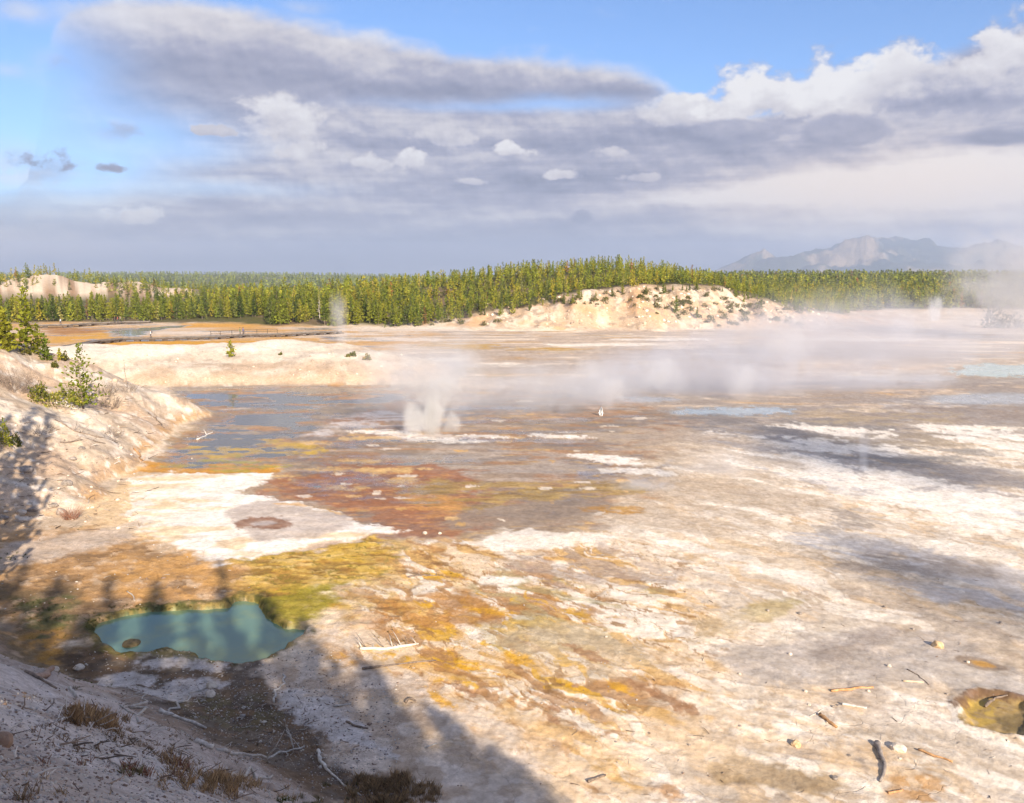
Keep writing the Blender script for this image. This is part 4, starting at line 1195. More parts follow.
SHR = []
for i in range(5):
    V, F, C = shrub_mesh(300 + i, [1.1, .8, 1.3, .7, 1.0][i], [1.0, 1.2, .8, .7, 1.6][i])
    SHR.append(mesh_np('shrub', V, F, C, (M_LEAF,)))
srng = np.random.default_rng(17)
spots = []
for k in range(80):   # right tail of the bank
    spots.append((srng.uniform(655, 800), None, 'speckled right end of the bare bank'))
for k in range(28):
    spots.append((srng.uniform(545, 655), None, 'upper rim of the cream bank'))
for k in range(12):
    spots.append((srng.uniform(400, 520), None, 'low left end of the cream bank'))
for px, _, where in spots:
    lo = np.interp(px, [400, 470, 560, 640, 720, 760, 800, 840], [318, 312, 297, 288, 290, 300, 310, 320])
    hi = np.interp(px, [400, 540, 545, 655, 660, 800], [326, 326, 303, 308, 327, 327])
    py = srng.uniform(lo, hi)
    x, y, z = place(px, py)
    if y > 300: continue
    s = srng.uniform(.6, 1.35)
    lab = f"{'large' if s > 1.1 else 'small' if s < .85 else 'rounded'} dark shrub on the {where}"
    tag(link('shrub', SHR[srng.integers(5)], None, (x, y, z - .1), srng.uniform(0, 6.28), s), lab, 'shrub', 'shrubs on the bare bank of the forested hill')
for k in range(34):
    px = srng.uniform(470, 800)
    py = np.interp(px, [470, 520, 560, 640, 720, 760, 800], [312, 304, 296, 288, 289, 299, 309]) + abs(srng.normal()) * 7
    x, y, z = place(px, py)
    if y > 262 or z < .8: continue
    hh = srng.uniform(1.4, 3.4)
    tree(0, x, y, z - .05, hh, srng.uniform(0, 6.28), f"{'tiny' if hh < 2.1 else 'small'} pine below the bare bank rim, {'left end' if px < 560 else 'middle, left of the peak' if px < 640 else 'middle, right of the peak' if px < 720 else 'right end'}", 'small pines on the bare bank')
# small pines standing on the bank, each where the photograph has one
for (px, py, hp, lab) in ((612, 297, 10, 'small green pine alone near the top of the cream bank'), (676, 315, 18, 'leaning bushy pine low on the speckled bank'), (697, 320, 12, 'short pine low on the speckled bank right of the leaning one'),
                          (470, 318, 12, 'small pine at the left foot of the cream bank'), (500, 317, 12, 'small ragged pine on the cream bank by dark bushes'), (426, 323, 10, 'short pair of pines by the grey shrub at the hill foot')):
    x, y, z = place(px, py)
    tree(0, x, y, z, hp * y / FPX * 1.05, 1.0, lab, None)

# ------------------------------------------------------------------ pines and brush of the left bank
def big_pine(name, px, py, hpx, seed, r, nb, base, size, label, green=3, ragged=.7, per=6, dead_low=0):
    x, y, z = place(px, py)
    h = hpx * math.hypot(x, y) / FPX
    (V, F, C), g = conifer(seed, h, r, nb, per, base, size, green, False, ragged)
    t = empty(name, (x, y, z))
    link('trunk', g.mesh('trunk', M_BARK), t)
    link('crown', mesh_np('crown', V, F, C, (M_LEAF,)), t)
    if dead_low:
        link('dead_limbs', snag(seed + 5, h * .8, dead_low, .03).mesh('dead_limbs', M_DARKWOOD), t)
    tag(t, label, 'tree')
    return x, y, z


big_pine('pine_tree', 5, 350, 36, 401, 1.35, 95, .03, .46, 'bushy yellow-green pine cut by the left edge on the bank', ragged=.5, per=8)
big_pine('pine_tree', 28, 354, 58, 402, 1.5, 105, .10, .46, 'tallest open-crowned pine on the left bank', ragged=.8, dead_low=10)
big_pine('pine_tree', 38, 355, 27, 403, 1.3, 80, .03, .36, 'squat dense pine right of the tallest bank pine', ragged=.6)
big_pine('pine_tree', 46, 361, 24, 404, .9, 50, .03, .34, 'thin young pine below the squat one on the bank', green=1)
big_pine('pine_tree', 60, 360, 10, 405, .5, 22, .03, .25, 'tiny pine sapling on the bank edge near the orange flat')
big_pine('pine_tree', 83, 409, 58, 406, 2.7, 150, .06, .32, 'scraggly sparse pine with bare grey limbs on the bank', green=0, ragged=.75, per=5, dead_low=60)
big_pine('pine_tree', 231, 357, 16, 407, .9, 60, .02, .34, 'lone small cone-shaped pine on the white mound', ragged=.3)


def bush(px, py, w, h, seed, label, n=220, size=.22, cols=((.16, .15, .03), (.11, .13, .03), (.20, .17, .04)), name='bush', mat=None):
    x, y, z = place(px, py)
    D = math.hypot(x, y)
    V, F, C = shrub_mesh(seed, w * D / FPX / 2, h * D / FPX, n, size, cols)
    o = link(name, mesh_np(name, V, F, C, (mat or M_LEAF,)), None, (x, y, z - .05))
    return tag(o, label, 'bush')


bush(64, 360, 9, 8, 411, 'small round green bush among the bank pines')
bush(55, 367, 6, 5, 412, 'tiny green bush on bare bank left of the scraggly pine')
bush(25, 354, 12, 6, 413, 'low green bush below the pines at the left edge')
bush(40, 400, 18, 16, 414, 'yellow-green bush left of the low juniper mat', 420, .24, ((.24, .24, .04), (.17, .19, .04), (.28, .22, .06)))
bush(62, 404, 52, 13, 415, 'spreading yellow-green juniper mat at the scraggly pine', 900, .24, ((.26, .25, .04), (.18, .20, .04), (.30, .27, .05)))
bush(3, 445, 16, 22, 416, 'bright yellow-green bush at the left edge', 420, .20, ((.24, .24, .03), (.16, .19, .03)))
bush(16, 446, 10, 12, 417, 'small green bush just right of the bright edge bush', 200, .18)
bush(348, 357, 5, 3, 418, 'tiny green bush on the white mound, left of a pair', 90, .3)
bush(353, 356, 7, 5, 419, 'rounded green bush on the white mound beside a tinier one', 120, .3)
bush(367, 360, 8, 6, 420, 'orange-tinged green bush at the right on the white mound', 150, .3, ((.20, .18, .03), (.30, .18, .03), (.12, .14, .03)))
bush(281, 355, 4, 3, 421, 'faint green sprig on the mound between pine and bushes', 60, .25)
bush(1012, 328, 34, 12, 422, 'dark brush half lost in steam at the right edge', 260, .9, ((.12, .10, .08), (.09, .09, .06)))
bush(992, 328, 20, 18, 423, 'tall dark brush on the shore under the big steam cloud', 200, .9, ((.12, .10, .08), (.09, .09, .06)))


def twig_bush(px, py, w, h, seed, label, n=60, mat=None, rad=.012, name='dead_bush', up=.6):
    x, y, z = place(px, py)
    D = math.hypot(x, y); R, Hh = w * D / FPX / 2, h * D / FPX
    rng = np.random.default_rng(seed)
    g = Geo()
    for i in range(n):
        a = rng.uniform(0, 6.28); rr = rng.uniform(0, .75) ** .5 * R
        p0 = np.array([math.cos(a) * rr * .6, math.sin(a) * rr * .6, -.05])
        d = np.array([math.cos(a) * rng.uniform(.1, 1) * R, math.sin(a) * rng.uniform(.1, 1) * R, Hh * rng.uniform(.5, 1)])
        mid = p0 + d * .5 + rng.normal(size=3) * .12 * Hh; end = p0 + d + rng.normal(size=3) * .15 * Hh
        g.add(*tube([p0, mid, end], [rad, rad * .8, rad * .3], 3))
        for q in range(2):
            e2 = mid + (end - mid) * rng.uniform(.1, .6) + rng.normal(size=3) * .25 * Hh
            g.add(*tube([mid, e2], [rad * .6, rad * .2], 3))
    me = g.mesh(name, mat or M_DARKWOOD)
    return tag(link(name, me, None, (x, y, z)), label, 'bush')


twig_bush(15, 391, 32, 24, 431, 'leafless grey-brown thicket on the left bank', 110)
twig_bush(110, 408, 26, 14, 432, 'grey dead brush right of the scraggly pine foot', 70)
twig_bush(108, 396, 16, 16, 433, 'fine grey twiggy bush behind the scraggly pine foot', 50)
twig_bush(128, 391, 30, 9, 434, 'low grey twigs round the thin dead snag', 45)
twig_bush(40, 433, 34, 8, 436, 'flat grey brushwood on the left bank above the fallen trunk', 50)
twig_bush(112, 436, 22, 8, 437, 'low grey brushwood at the lower end of the fallen trunk', 40)
twig_bush(72, 519, 18, 12, 435, 'reddish-brown dry bush at the foot of the bank', 60, simple_mat('red_twigs', (.20, .09, .06), (.32, .16, .10), 6))
x, y, z = place(127, 388)
tag(link('dead_tree', snag(441, 28 * math.hypot(x, y) / FPX, 22, .1).mesh('snag_trunk', M_DARKWOOD), None, (x, y, z)), 'thin bare dead sapling on the bank above the lagoon', 'tree')
x, y, z = place(170, 384)

# ------------------------------------------------------------------ trees behind the photographer that shade the near slope
brng = np.random.default_rng(55)
SHADE = []


def fits(x, y, want, r):
    """height a pine may have so that its shadow stays behind the shade line seen on the crust"""
    z0 = h1(x, y, False)
    k = 1 / math.tan(math.radians(25))
    g = np.array([x - .36 * z0 * k, y + .933 * z0 * k]) - np.array([2.66, 24.7])
    q0 = g @ np.array([.776, .63]) + .35 * r
    step = k * (-.36 * .776 + .933 * .63)
    reach = (brng.uniform(37, 50) - y) / .933 / k - z0          # and not far past the hot spring
    return min(want, -q0 / step, reach)


for x in np.arange(-44, 17, 1.75):
    for y in (-5.0, -9.0, -14.5, -21.0):
        px_, py_ = x + brng.uniform(-.8, .8), y + brng.uniform(-1.6, 1.6)
        if math.hypot(px_, py_) < 4.2: continue
        hh = fits(px_, py_, brng.uniform(8.5, 15.5) if y < -6 else brng.uniform(4.0, 9.5), 2.0)
        if hh > 2.2: SHADE.append((px_, py_, hh, brng.uniform(1.5, 2.5) * (.65 + .35 * min(hh / 9, 1))))
SHADE += [(-24.2, 33.0, 21.0, 2.2), (-27.0, 36.5, 18.5, 2.1), (-21.0, 28.0, 22.0, 2.0), (-31, 40, 14, 2)]  # unseen pines added beyond the left edge, sized to shade the bank
shade_p = []
for i in range(3):
    (V, F, C), g = conifer(460 + i, 9.0, 1.9, 120, 8, .03, .48, i)
    shade_p.append((g.mesh('pine_trunk', M_BARK), mesh_np('pine_crown', V, F, C, (M_LEAF,))))
woods = {0: ([], [], [], 0), 1: ([], [], [], 0)}
parts = []
for tr, cr in shade_p:
    d_ = []
    for me_ in (tr, cr):
        nv = len(me_.vertices); co_ = np.empty(nv * 3, np.float32); me_.vertices.foreach_get('co', co_)
        d_.append((co_.reshape(-1, 3), [tuple(p.vertices) for p in me_.polygons]))
    parts.append(d_)
wg = Geo(); nleaf = 0
for i, (x, y, h, r) in enumerate(SHADE):
    c, sn = math.cos(i * 1.7), math.sin(i * 1.7); k = r / 1.9
    Rm = np.array([[c * k, sn * k, 0], [-sn * k, c * k, 0], [0, 0, h / 9.0]])
    for V, F in parts[i % 3]:
        wg.add(V @ Rm + np.array([x, y, h1(x, y, False)]), F, (.13, .15, .03))
tag(link('woods', wg.mesh('woods', M_LEAF)), 'pine woods out of view behind and at left, seen by their shadow', None, None, 'stuff')

# ------------------------------------------------------------------ boardwalks
def boardwalk(pts, width, zdeck, step, label, railing=None):
    W = [np.array(flat(px, py, zdeck)) for px, py in pts]
    P = [W[0]]
    for a, b in zip(W[:-1], W[1:]):
        n = max(1, int(round(np.linalg.norm(b - a) / step)))
        for k in range(1, n + 1): P.append(a + (b - a) * k / n)
    P = np.array(P)
    root = empty('boardwalk', (float(P[0][0]), float(P[0][1]), 0.0))
    o0 = np.array([P[0][0], P[0][1], 0])
    deck, beam = Geo(), Geo()
    nrm = []
    for i in range(len(P)):
        t = P[min(i + 1, len(P) - 1)] - P[max(i - 1, 0)]; t /= np.linalg.norm(t); nrm.append(np.array([-t[1], t[0]]))
    def strip(g, off0, off1, z0, z1):
        V, F = [], []
        for p, q in zip(P, nrm):
            for (o, z) in ((off0, z0), (off1, z0), (off1, z1), (off0, z1)):
                V.append((p[0] + q[0] * o - o0[0], p[1] + q[1] * o - o0[1], z))
        for i in range(len(P) - 1):
            for k in range(4):
                F.append((i * 4 + k, i * 4 + (k + 1) % 4, i * 4 + 4 + (k + 1) % 4, i * 4 + 4 + k))
        e = (len(P) - 1) * 4
        F += [(3, 2, 1, 0), (e, e + 1, e + 2, e + 3)]
        g.add(np.array(V), F)
    strip(deck, -width / 2, width / 2, zdeck - .08, zdeck)
    strip(beam, -width / 2 + .1, -width / 2 + .25, zdeck - .30, zdeck - .083); strip(beam, width / 2 - .25, width / 2 - .1, zdeck - .30, zdeck - .083)
    for s in (-1, 1):
        strip(deck, s * width / 2 - .06, s * width / 2 + .06, zdeck + .003, zdeck + .13)
    link('deck', deck.mesh('deck', M_PLANK), root); link('beam', beam.mesh('beam', M_POST), root)
    pm = Geo()
    bxv = np.array([(a, b, c) for c in (0, 1) for a, b in ((-.5, -.5), (.5, -.5), (.5, .5), (-.5, .5))])
    bxf = [(3, 2, 1, 0), (4, 5, 6, 7)] + [(k, (k + 1) % 4, 4 + (k + 1) % 4, 4 + k) for k in range(4)]
    pm.add(bxv, bxf); me = pm.mesh('support', M_POST)
    k = 0
    for i in range(0, len(P), 1):
        if k >= 50: break
        p = P[i]; gz = h1(p[0], p[1], False) - .15
        s = link('support', me, root, (p[0] - o0[0], p[1] - o0[1], gz), math.atan2(nrm[i][1], nrm[i][0]), (width * .86, 1.2, zdeck - .305 - gz)); k += 1
    if railing:
        rp = Geo(); rp.add(bxv, bxf); rme = rp.mesh('railing_post', M_POST)
        rail = Geo()
        i0, i1 = int(len(P) * railing[0]), int(len(P) * railing[1])
        Psave = P
        def railstrip(z0, z1):
            V, F = [], []
            for p, q in zip(P[i0:i1], nrm[i0:i1]):
                for (o, z) in ((width / 2 - .1, z0), (width / 2 - .02, z0), (width / 2 - .02, z1), (width / 2 - .1, z1)):
                    V.append((p[0] + q[0] * o - o0[0], p[1] + q[1] * o - o0[1], z))
            for i in range(i1 - i0 - 1):
                for k in range(4): F.append((i * 4 + k, i * 4 + (k + 1) % 4, i * 4 + 4 + (k + 1) % 4, i * 4 + 4 + k))
            rail.add(np.array(V), F)
        railstrip(zdeck + 1.0, zdeck + 1.08); railstrip(zdeck + .55, zdeck + .62)
        ro = link('railing', rail.mesh('railing', M_POST), root)
        for i in range(i0, i1):
            p = P[i]; q = nrm[i]
            link('railing_post', rme, ro, (p[0] + q[0] * (width / 2 - .06) - o0[0], p[1] + q[1] * (width / 2 - .06) - o0[1], zdeck + .14), 0, (.1, .1, .96))
    tag(root, label, 'boardwalk')
    return P


boardwalk([(62, 347), (78, 344.5), (96, 341), (122, 338.5), (152, 338), (190, 337), (222, 336), (246, 334.5), (278, 334), (310, 332.6), (340, 331)], 2.0, .75, 2.7,
          'long grey plank boardwalk crossing the orange flats with dark supports', (.56, .80))
boardwalk([(28, 325.5), (45, 325), (70, 324.5), (95, 323), (125, 321.8), (150, 321.5)], 2.2, .85, 4.2, 'shorter far boardwalk along the forest edge at the left', (.55, .95))

# ------------------------------------------------------------------ people
M_SKIN = simple_mat('skin', (.42, .25, .17), (.48, .29, .20), 3)
CLOTH = {}


def cloth(c):
    if c not in CLOTH: CLOTH[c] = simple_mat('cloth', tuple(v * .85 for v in c), c, 4)
    return CLOTH[c]


M_HAIR = simple_mat('hair', (.03, .02, .015), (.06, .04, .03), 20)


def person(px, py, face, top, legs, label, stride=.18, pack=None, hat=None, h=1.72, zdeck=.75):
    x, y = flat(px, py, zdeck)
    root = empty('person', (x, y, zdeck), face, h / 1.72)
    J = {'pel': (0, 0, .93), 'spine': (0, 0, 1.12), 'chest': (0, .01, 1.32), 'neck': (0, 0, 1.46), 'head0': (0, .015, 1.56), 'head1': (0, .02, 1.68),
         'shl': (-.17, 0, 1.38), 'ell': (-.23, -.05, 1.10), 'wrl': (-.24, .08, .88), 'hal': (-.24, .13, .80),
         'shr': (.17, 0, 1.38), 'elr': (.23, .02, 1.10), 'wrr': (.24, .12, .90), 'har': (.24, .17, .83),
         'hil': (-.09, 0, .90), 'knl': (-.10, stride * .6, .49), 'anl': (-.10, stride * .5, .08), 'tol': (-.11, stride * .5 + .17, .03),
         'hir': (.09, 0, .90), 'knr': (.10, -stride * .1, .49), 'anr': (.10, -stride, .09), 'tor': (.11, -stride + .17, .03)}
    R = {'pel': .13, 'spine': .125, 'chest': .14, 'neck': .055, 'head0': .085, 'head1': .09, 'shl': .065, 'shr': .065, 'ell': .045, 'elr': .045, 'wrl': .032, 'wrr': .032, 'hal': .04, 'har': .04,
         'hil': .095, 'hir': .095, 'knl': .062, 'knr': .062, 'anl': .042, 'anr': .042, 'tol': .035, 'tor': .035}
    ed = [('pel', 'spine'), ('spine', 'chest'), ('chest', 'neck'), ('neck', 'head0'), ('head0', 'head1'), ('chest', 'shl'), ('shl', 'ell'), ('ell', 'wrl'), ('wrl', 'hal'), ('chest', 'shr'), ('shr', 'elr'), ('elr', 'wrr'), ('wrr', 'har'),
          ('pel', 'hil'), ('hil', 'knl'), ('knl', 'anl'), ('anl', 'tol'), ('pel', 'hir'), ('hir', 'knr'), ('knr', 'anr'), ('anr', 'tor')]
    names = list(J)
    me = bpy.data.meshes.new('skeleton'); me.from_pydata([J[n] for n in names], [(names.index(a), names.index(b)) for a, b in ed], [])
    tmp = bpy.data.objects.new('skeleton', me); COL.objects.link(tmp)
    sk = tmp.modifiers.new('s', 'SKIN'); tmp.modifiers.new('d', 'SUBSURF').levels = 1
    for i, n in enumerate(names):
        me.skin_vertices[0].data[i].radius = (R[n], R[n])
        me.skin_vertices[0].data[i].use_root = n == 'pel'
    dg = bpy.context.evaluated_depsgraph_get(); dg.update()
    body = bpy.data.meshes.new_from_object(tmp.evaluated_get(dg))
    bpy.data.objects.remove(tmp)
    body.materials.clear()
    for mt in (M_SKIN, cloth(top), cloth(legs), M_HAIR): body.materials.append(mt)
    for p in body.polygons:
        c = p.center; p.use_smooth = True
        p.material_index = 2 if c.z < .96 and abs(c.x) < .2 and c.z > .1 else (3 if c.z <= .1 else (1 if c.z < 1.46 and not (abs(c.x) > .19 and c.z < .93) else 0))
    link('body', body, root)
    bm = bmesh.new(); bmesh.ops.create_icosphere(bm, subdivisions=2, radius=.108)
    for v in bm.verts:
        if v.co.z < -.02 and v.co.y > 0: v.co *= .75
        v.co.z *= 1.05
    hm = bpy.data.meshes.new('hair'); bm.to_mesh(hm); bm.free(); hm.materials.append(M_HAIR if hat is None else cloth(hat))
    link('hair' if hat is None else 'hat', hm, root, (0, -.005, 1.685))
    if pack:
        bm = bmesh.new(); bmesh.ops.create_cube(bm, size=1)
        bmesh.ops.scale(bm, vec=(.30, .17, .46), verts=bm.verts); bmesh.ops.bevel(bm, geom=bm.edges[:], offset=.05, segments=2, affect='EDGES')
        pmesh = bpy.data.meshes.new('backpack'); bm.to_mesh(pmesh); bm.free(); pmesh.materials.append(cloth(pack))
        b = link('backpack', pmesh, None, (x, y, zdeck))
        b.matrix_world = root.matrix_basis @ Matrix.Translation((0, -.22, 1.24))
        tag(b, 'small dark backpack worn by the walker in white', 'backpack')
    tag(root, label, 'person')


person(151, 338.2, 1.9, (.75, .74, .74), (.09, .09, .11), 'person in white top with dark backpack walking along the near boardwalk', .22, pack=(.02, .025, .04), h=1.8)
person(240.2, 335.2, -1.4, (.10, .25, .09), (.12, .10, .09), 'person in green top on the boardwalk beside one in blue', .1)
person(243.3, 335.0, -1.2, (.06, .13, .45), (.05, .05, .07), 'person in blue top on the boardwalk beside one in green', .15, h=1.8)
person(60.8, 324.8, 1.3, (.60, .62, .68), (.07, .07, .10), 'person in pale top alone on the far boardwalk', .2, zdeck=.85, h=1.8)
person(115, 322.6, 1.5, (.10, .06, .06), (.06, .06, .08), 'person in dark clothes leftmost of three on the far boardwalk', .15, zdeck=.85, h=1.8)
person(117.8, 322.5, 1.7, (.45, .12, .08), (.08, .07, .09), 'person in red top in the middle of three on the far boardwalk', .15, zdeck=.85)
person(120.6, 322.3, 1.2, (.30, .24, .20), (.05, .05, .06), 'person in brown top rightmost of three on the far boardwalk', .2, zdeck=.85, h=1.76)

# ------------------------------------------------------------------ fallen wood
def branch(pts, r0, r1, label, mat=None, name='fallen_branch', lift=.0, twigs=0, seed=0, kink=.11, tips=None, cat='branch'):
    rng = np.random.default_rng(900 + seed)
    W = []
    for px, py in pts:
        x, y, z = place(px, py); W.append(np.array([x, y, z]))
    P = [W[0]]
    for a, b in zip(W[:-1], W[1:]):
        for k in range(1, 5):
            q = a + (b - a) * k / 4 + rng.normal(size=3) * kink * np.linalg.norm(b - a) * .25
            P.append(q)
    P = np.array(P); n = len(P)
    rad = np.linspace(r0, r1, n)
    gz = height(P[:, 0], P[:, 1])
    P[:, 2] = np.maximum(gz, P[:, 2] - .5) + rad * .75
    P[:, 2] = np.convolve(np.pad(P[:, 2], 1, mode='edge'), [.25, .5, .25], 'valid')
    if lift:
        P[:, 2] += lift * np.sin(np.linspace(0, math.pi, n)) ** 1.0
    o0 = P[0].copy()
    g = Geo(); g.add(*tube(P - o0, rad * .88 * (1 + .18 * rng.normal(size=n)), 7))
    o = link(name, g.mesh(name, mat or M_DEADWOOD, True), None, tuple(o0))
    for k in range(twigs):
        i = int(rng.uniform(.1, .9) * n); d = rng.normal(size=3); d[2] = abs(d[2]) * .8 + .1; d /= np.linalg.norm(d)
        L = np.linalg.norm(P[-1] - P[0]) * rng.uniform(.12, .3)
        q = P[i] - o0
        t = Geo(); t.add(*tube([q, q + d * L * .5 + rng.normal(size=3) * .05 * L, q + d * L], [rad[i] * .5, rad[i] * .35, rad[i] * .12], 5))
        link('twig', t.mesh('twig', mat or M_DEADWOOD, True), o)
    return tag(o, label, cat)


branch([(160, 712), (180, 719), (207, 730)], .085, .055, 'straight grey log lying left of centre below the hot spring', seed=1)
branch([(195, 742), (214, 750)], .09, .08, 'short pale log end at the head of the long bent branch', seed=2)
branch([(216, 750), (250, 759), (280, 759), (306, 748)], .06, .025, 'long bent branch with upright twigs across the dark hollow', seed=3, twigs=5, lift=.15, mat=M_DEADWOOD)
branch([(168, 712), (186, 702), (190, 694), (213, 687)], .05, .03, 'crooked whitish branch on the pale crust below the spring', seed=4, kink=.25)
branch([(274, 703), (277, 692), (284, 684), (283, 676)], .06, .035, 'white broken stick on the pale slope right of the hollow', seed=5, kink=.2, mat=M_DEADWOOD)
branch([(318, 752), (321, 763), (332, 776), (345, 787), (362, 796)], .07, .025, 'long pale curved branch at the bottom by dry grass', seed=6)
branch([(139, 723), (145, 712), (146, 702), (141, 694)], .05, .015, 'forked white branch standing up in the brown litter', seed=7, twigs=4, lift=.25, kink=.15)
branch([(120, 706), (128, 712), (140, 717)], .04, .02, 'small curved pale branch left of the forked one', seed=8, twigs=2, kink=.15)
branch([(58, 722), (85, 722), (107, 727)], .035, .015, 'thin grey branch along the lower edge of the gravel slope', seed=9, twigs=3)
branch([(70, 689), (76, 698)], .05, .045, 'short pale stick at the gravel edge below the brush', seed=10)
branch([(25, 672), (40, 680), (57, 690)], .06, .03, 'dark weathered stick lying down the gravel edge at the left', M_DARKWOOD, seed=11, kink=.15)
branch([(30, 673), (50, 670)], .11, .09, 'stubby brown log at the left below the green patch', simple_mat('brown_log', (.28, .19, .14), (.42, .31, .25), 5), seed=12, name='log', cat='log')
branch([(235, 781), (250, 779), (272, 778)], .06, .04, 'grey half-buried log at the bottom right of the grass tufts', seed=13)
branch([(127, 592), (133, 596), (135, 602)], .035, .02, 'thin white bent stick on the bank above the spring', seed=14)
branch([(360, 650), (385, 650), (418, 645)], .085, .05, 'white log with a comb of upright twigs at right of spring', simple_mat('bleached_wood', (.54, .47, .39), (.72, .66, .58), 7), seed=15, name='log', cat='log')
# comb of upright twigs from that log
lg = [o for o in COL.objects if o.get('label', '').startswith('white log with a comb')][0]
for k in range(9):
    f = min(1.0, max(0.0, k / 8 + .05 * math.sin(k * 5.1)))
    x, y, z = place(362 + 55 * f, 650 - 4.5 * f)
    q = np.array([x, y, z + .05]) - np.array(lg.location)
    t = Geo(); L = .70 + .42 * math.sin(k * 2.3); sx = -.45 * L + .22 * L * math.sin(k * 3.7)
    t.add(*tube([q, q + np.array([sx * .5, .35 * L, .25 * L]), q + np.array([sx, .8 * L, .35 * L])], [.022, .016, .006], 5))
    link('twig', t.mesh('twig', M_DARKWOOD if k % 2 else M_DEADWOOD, True), lg)
branch([(362, 670), (400, 665), (436, 661)], .055, .03, 'straight grey pole on the cream crust below the comb log', M_DARKWOOD, seed=16, kink=.01)
branch([(346, 723), (356, 727), (368, 729)], .055, .035, 'dark curved stick in the shadow on pale gravel', M_DARKWOOD, seed=17)
branch([(333, 707), (350, 705)], .05, .03, 'short grey stick at the edge of the shadow', seed=18)
branch([(405, 704), (410, 702), (416, 702)], .06, .04, 'small dark arched stick just beyond the shadow edge', M_DARKWOOD, seed=19, lift=.1)
branch([(425, 749), (437, 744)], .035, .02, 'tiny grey stick in the shadow at bottom centre', seed=20)
branch([(588, 783), (605, 776)], .055, .035, 'dark stick near the bottom centre beyond the shadow edge', M_DARKWOOD, seed=21)
branch([(831, 692), (850, 690), (872, 688)], .06, .045, 'orange-brown stick on the grey stain in the lower right', M_ORANGEWOOD, seed=22)
branch([(842, 705), (852, 707), (866, 709)], .06, .035, 'pale stubby stick below the orange-brown one', M_DEADWOOD, seed=23)
branch([(820, 716), (827, 722), (836, 729)], .085, .06, 'short dark brown log slanting on the cream crust', M_ORANGEWOOD, seed=24, name='log', cat='log')
branch([(877, 745), (880, 756), (885, 766), (882, 784)], .10, .055, 'thick grey bent log standing out in the lower right', simple_mat('grey_log', (.22, .19, .18), (.42, .36, .31), 6), seed=25, name='log', cat='log', kink=.08)
branch([(918, 751), (935, 757), (953, 763)], .05, .03, 'thin orange stick right of the thick grey log', M_ORANGEWOOD, seed=26)
branch([(907, 670), (918, 676), (929, 685)], .035, .02, 'thin dark bent twig above the green pit', M_DARKWOOD, seed=27)
branch([(903, 682), (923, 683)], .04, .03, 'short cream stick left below the dark bent twig', simple_mat('cream_stick', (.60, .46, .28), (.72, .58, .40), 5), seed=28)
branch([(985, 708), (995, 702), (1008, 695)], .06, .035, 'stick propped across the rim of the green pit', M_DARKWOOD, seed=29, lift=.12)
branch([(888, 795), (903, 791)], .05, .03, 'short yellowish stick at the bottom right edge', M_ORANGEWOOD, seed=30)
branch([(810, 717), (826, 708)], .022, .015, 'thin grey stick above the short dark brown log', M_DEADWOOD, seed=31)
branch([(55, 420), (75, 432), (100, 438), (118, 444)], .07, .03, 'long grey fallen trunk lying down the left bank', M_DARKWOOD, seed=32, twigs=6, kink=.1)
branch([(60, 443), (80, 440), (105, 444)], .06, .03, 'grey dead branch below the fallen trunk on the bank', M_DARKWOOD, seed=33, twigs=5, kink=.1)
branch([(52, 402), (64, 405), (78, 410)], .09, .05, 'pale log under the juniper mat on the bank', M_DEADWOOD, seed=34, name='log', cat='log')
branch([(148, 413), (158, 421), (164, 428)], .09, .05, 'grey driftwood on the lower bank above the shore', M_DARKWOOD, seed=35, twigs=3)
branch([(134, 449), (140, 455), (141, 462)], .09, .05, 'brown driftwood piece by the shore of the lagoon', M_ORANGEWOOD, seed=36, twigs=3)
branch([(197, 440), (206, 436), (214, 432)], .08, .04, 'white driftwood stranded in the lagoon shallows', simple_mat('drift_wood', (.66, .62, .57), (.78, .74, .70), 5), seed=37, twigs=2)
branch([(408, 578), (425, 576), (440, 577)], .07, .05, 'dark rotten log in the ochre grass at centre', M_DARKWOOD, seed=38, twigs=6, name='log', cat='log')

# ------------------------------------------------------------------ rocks
def rock(px, py, w, seed, label, mat, flatn=.65, group=None, loc=None):
    x, y, z = loc if loc else place(px, py)
    r = w * math.hypot(x, y, EYE - z) / FPX / 2
    rng = np.random.default_rng(seed)
    bm = bmesh.new(); bmesh.ops.create_icosphere(bm, subdivisions=3, radius=1)
    ax = rng.normal(size=(9, 3)); ax /= np.linalg.norm(ax, axis=1)[:, None]; cut = rng.uniform(.62, .95, 9)
    for v in bm.verts:
        c = np.array(v.co)
        for a, k in zip(ax, cut):
            s = c @ a
            if s > k: c -= a * (s - k) * .9
        c *= 1 + .06 * math.sin(c[0] * 7 + seed) * math.cos(c[1] * 6 + c[2] * 5)
        v.co = c * np.array([r, r * rng.uniform(.95, 1.0), r * flatn])
    me = bpy.data.meshes.new('rock'); bm.to_mesh(me); bm.free(); me.materials.append(mat)
    o = link('rock', me, None, (x, y, z + r * flatn * .35), rng.uniform(0, 6.28))
    return tag(o, label, 'rock', group)


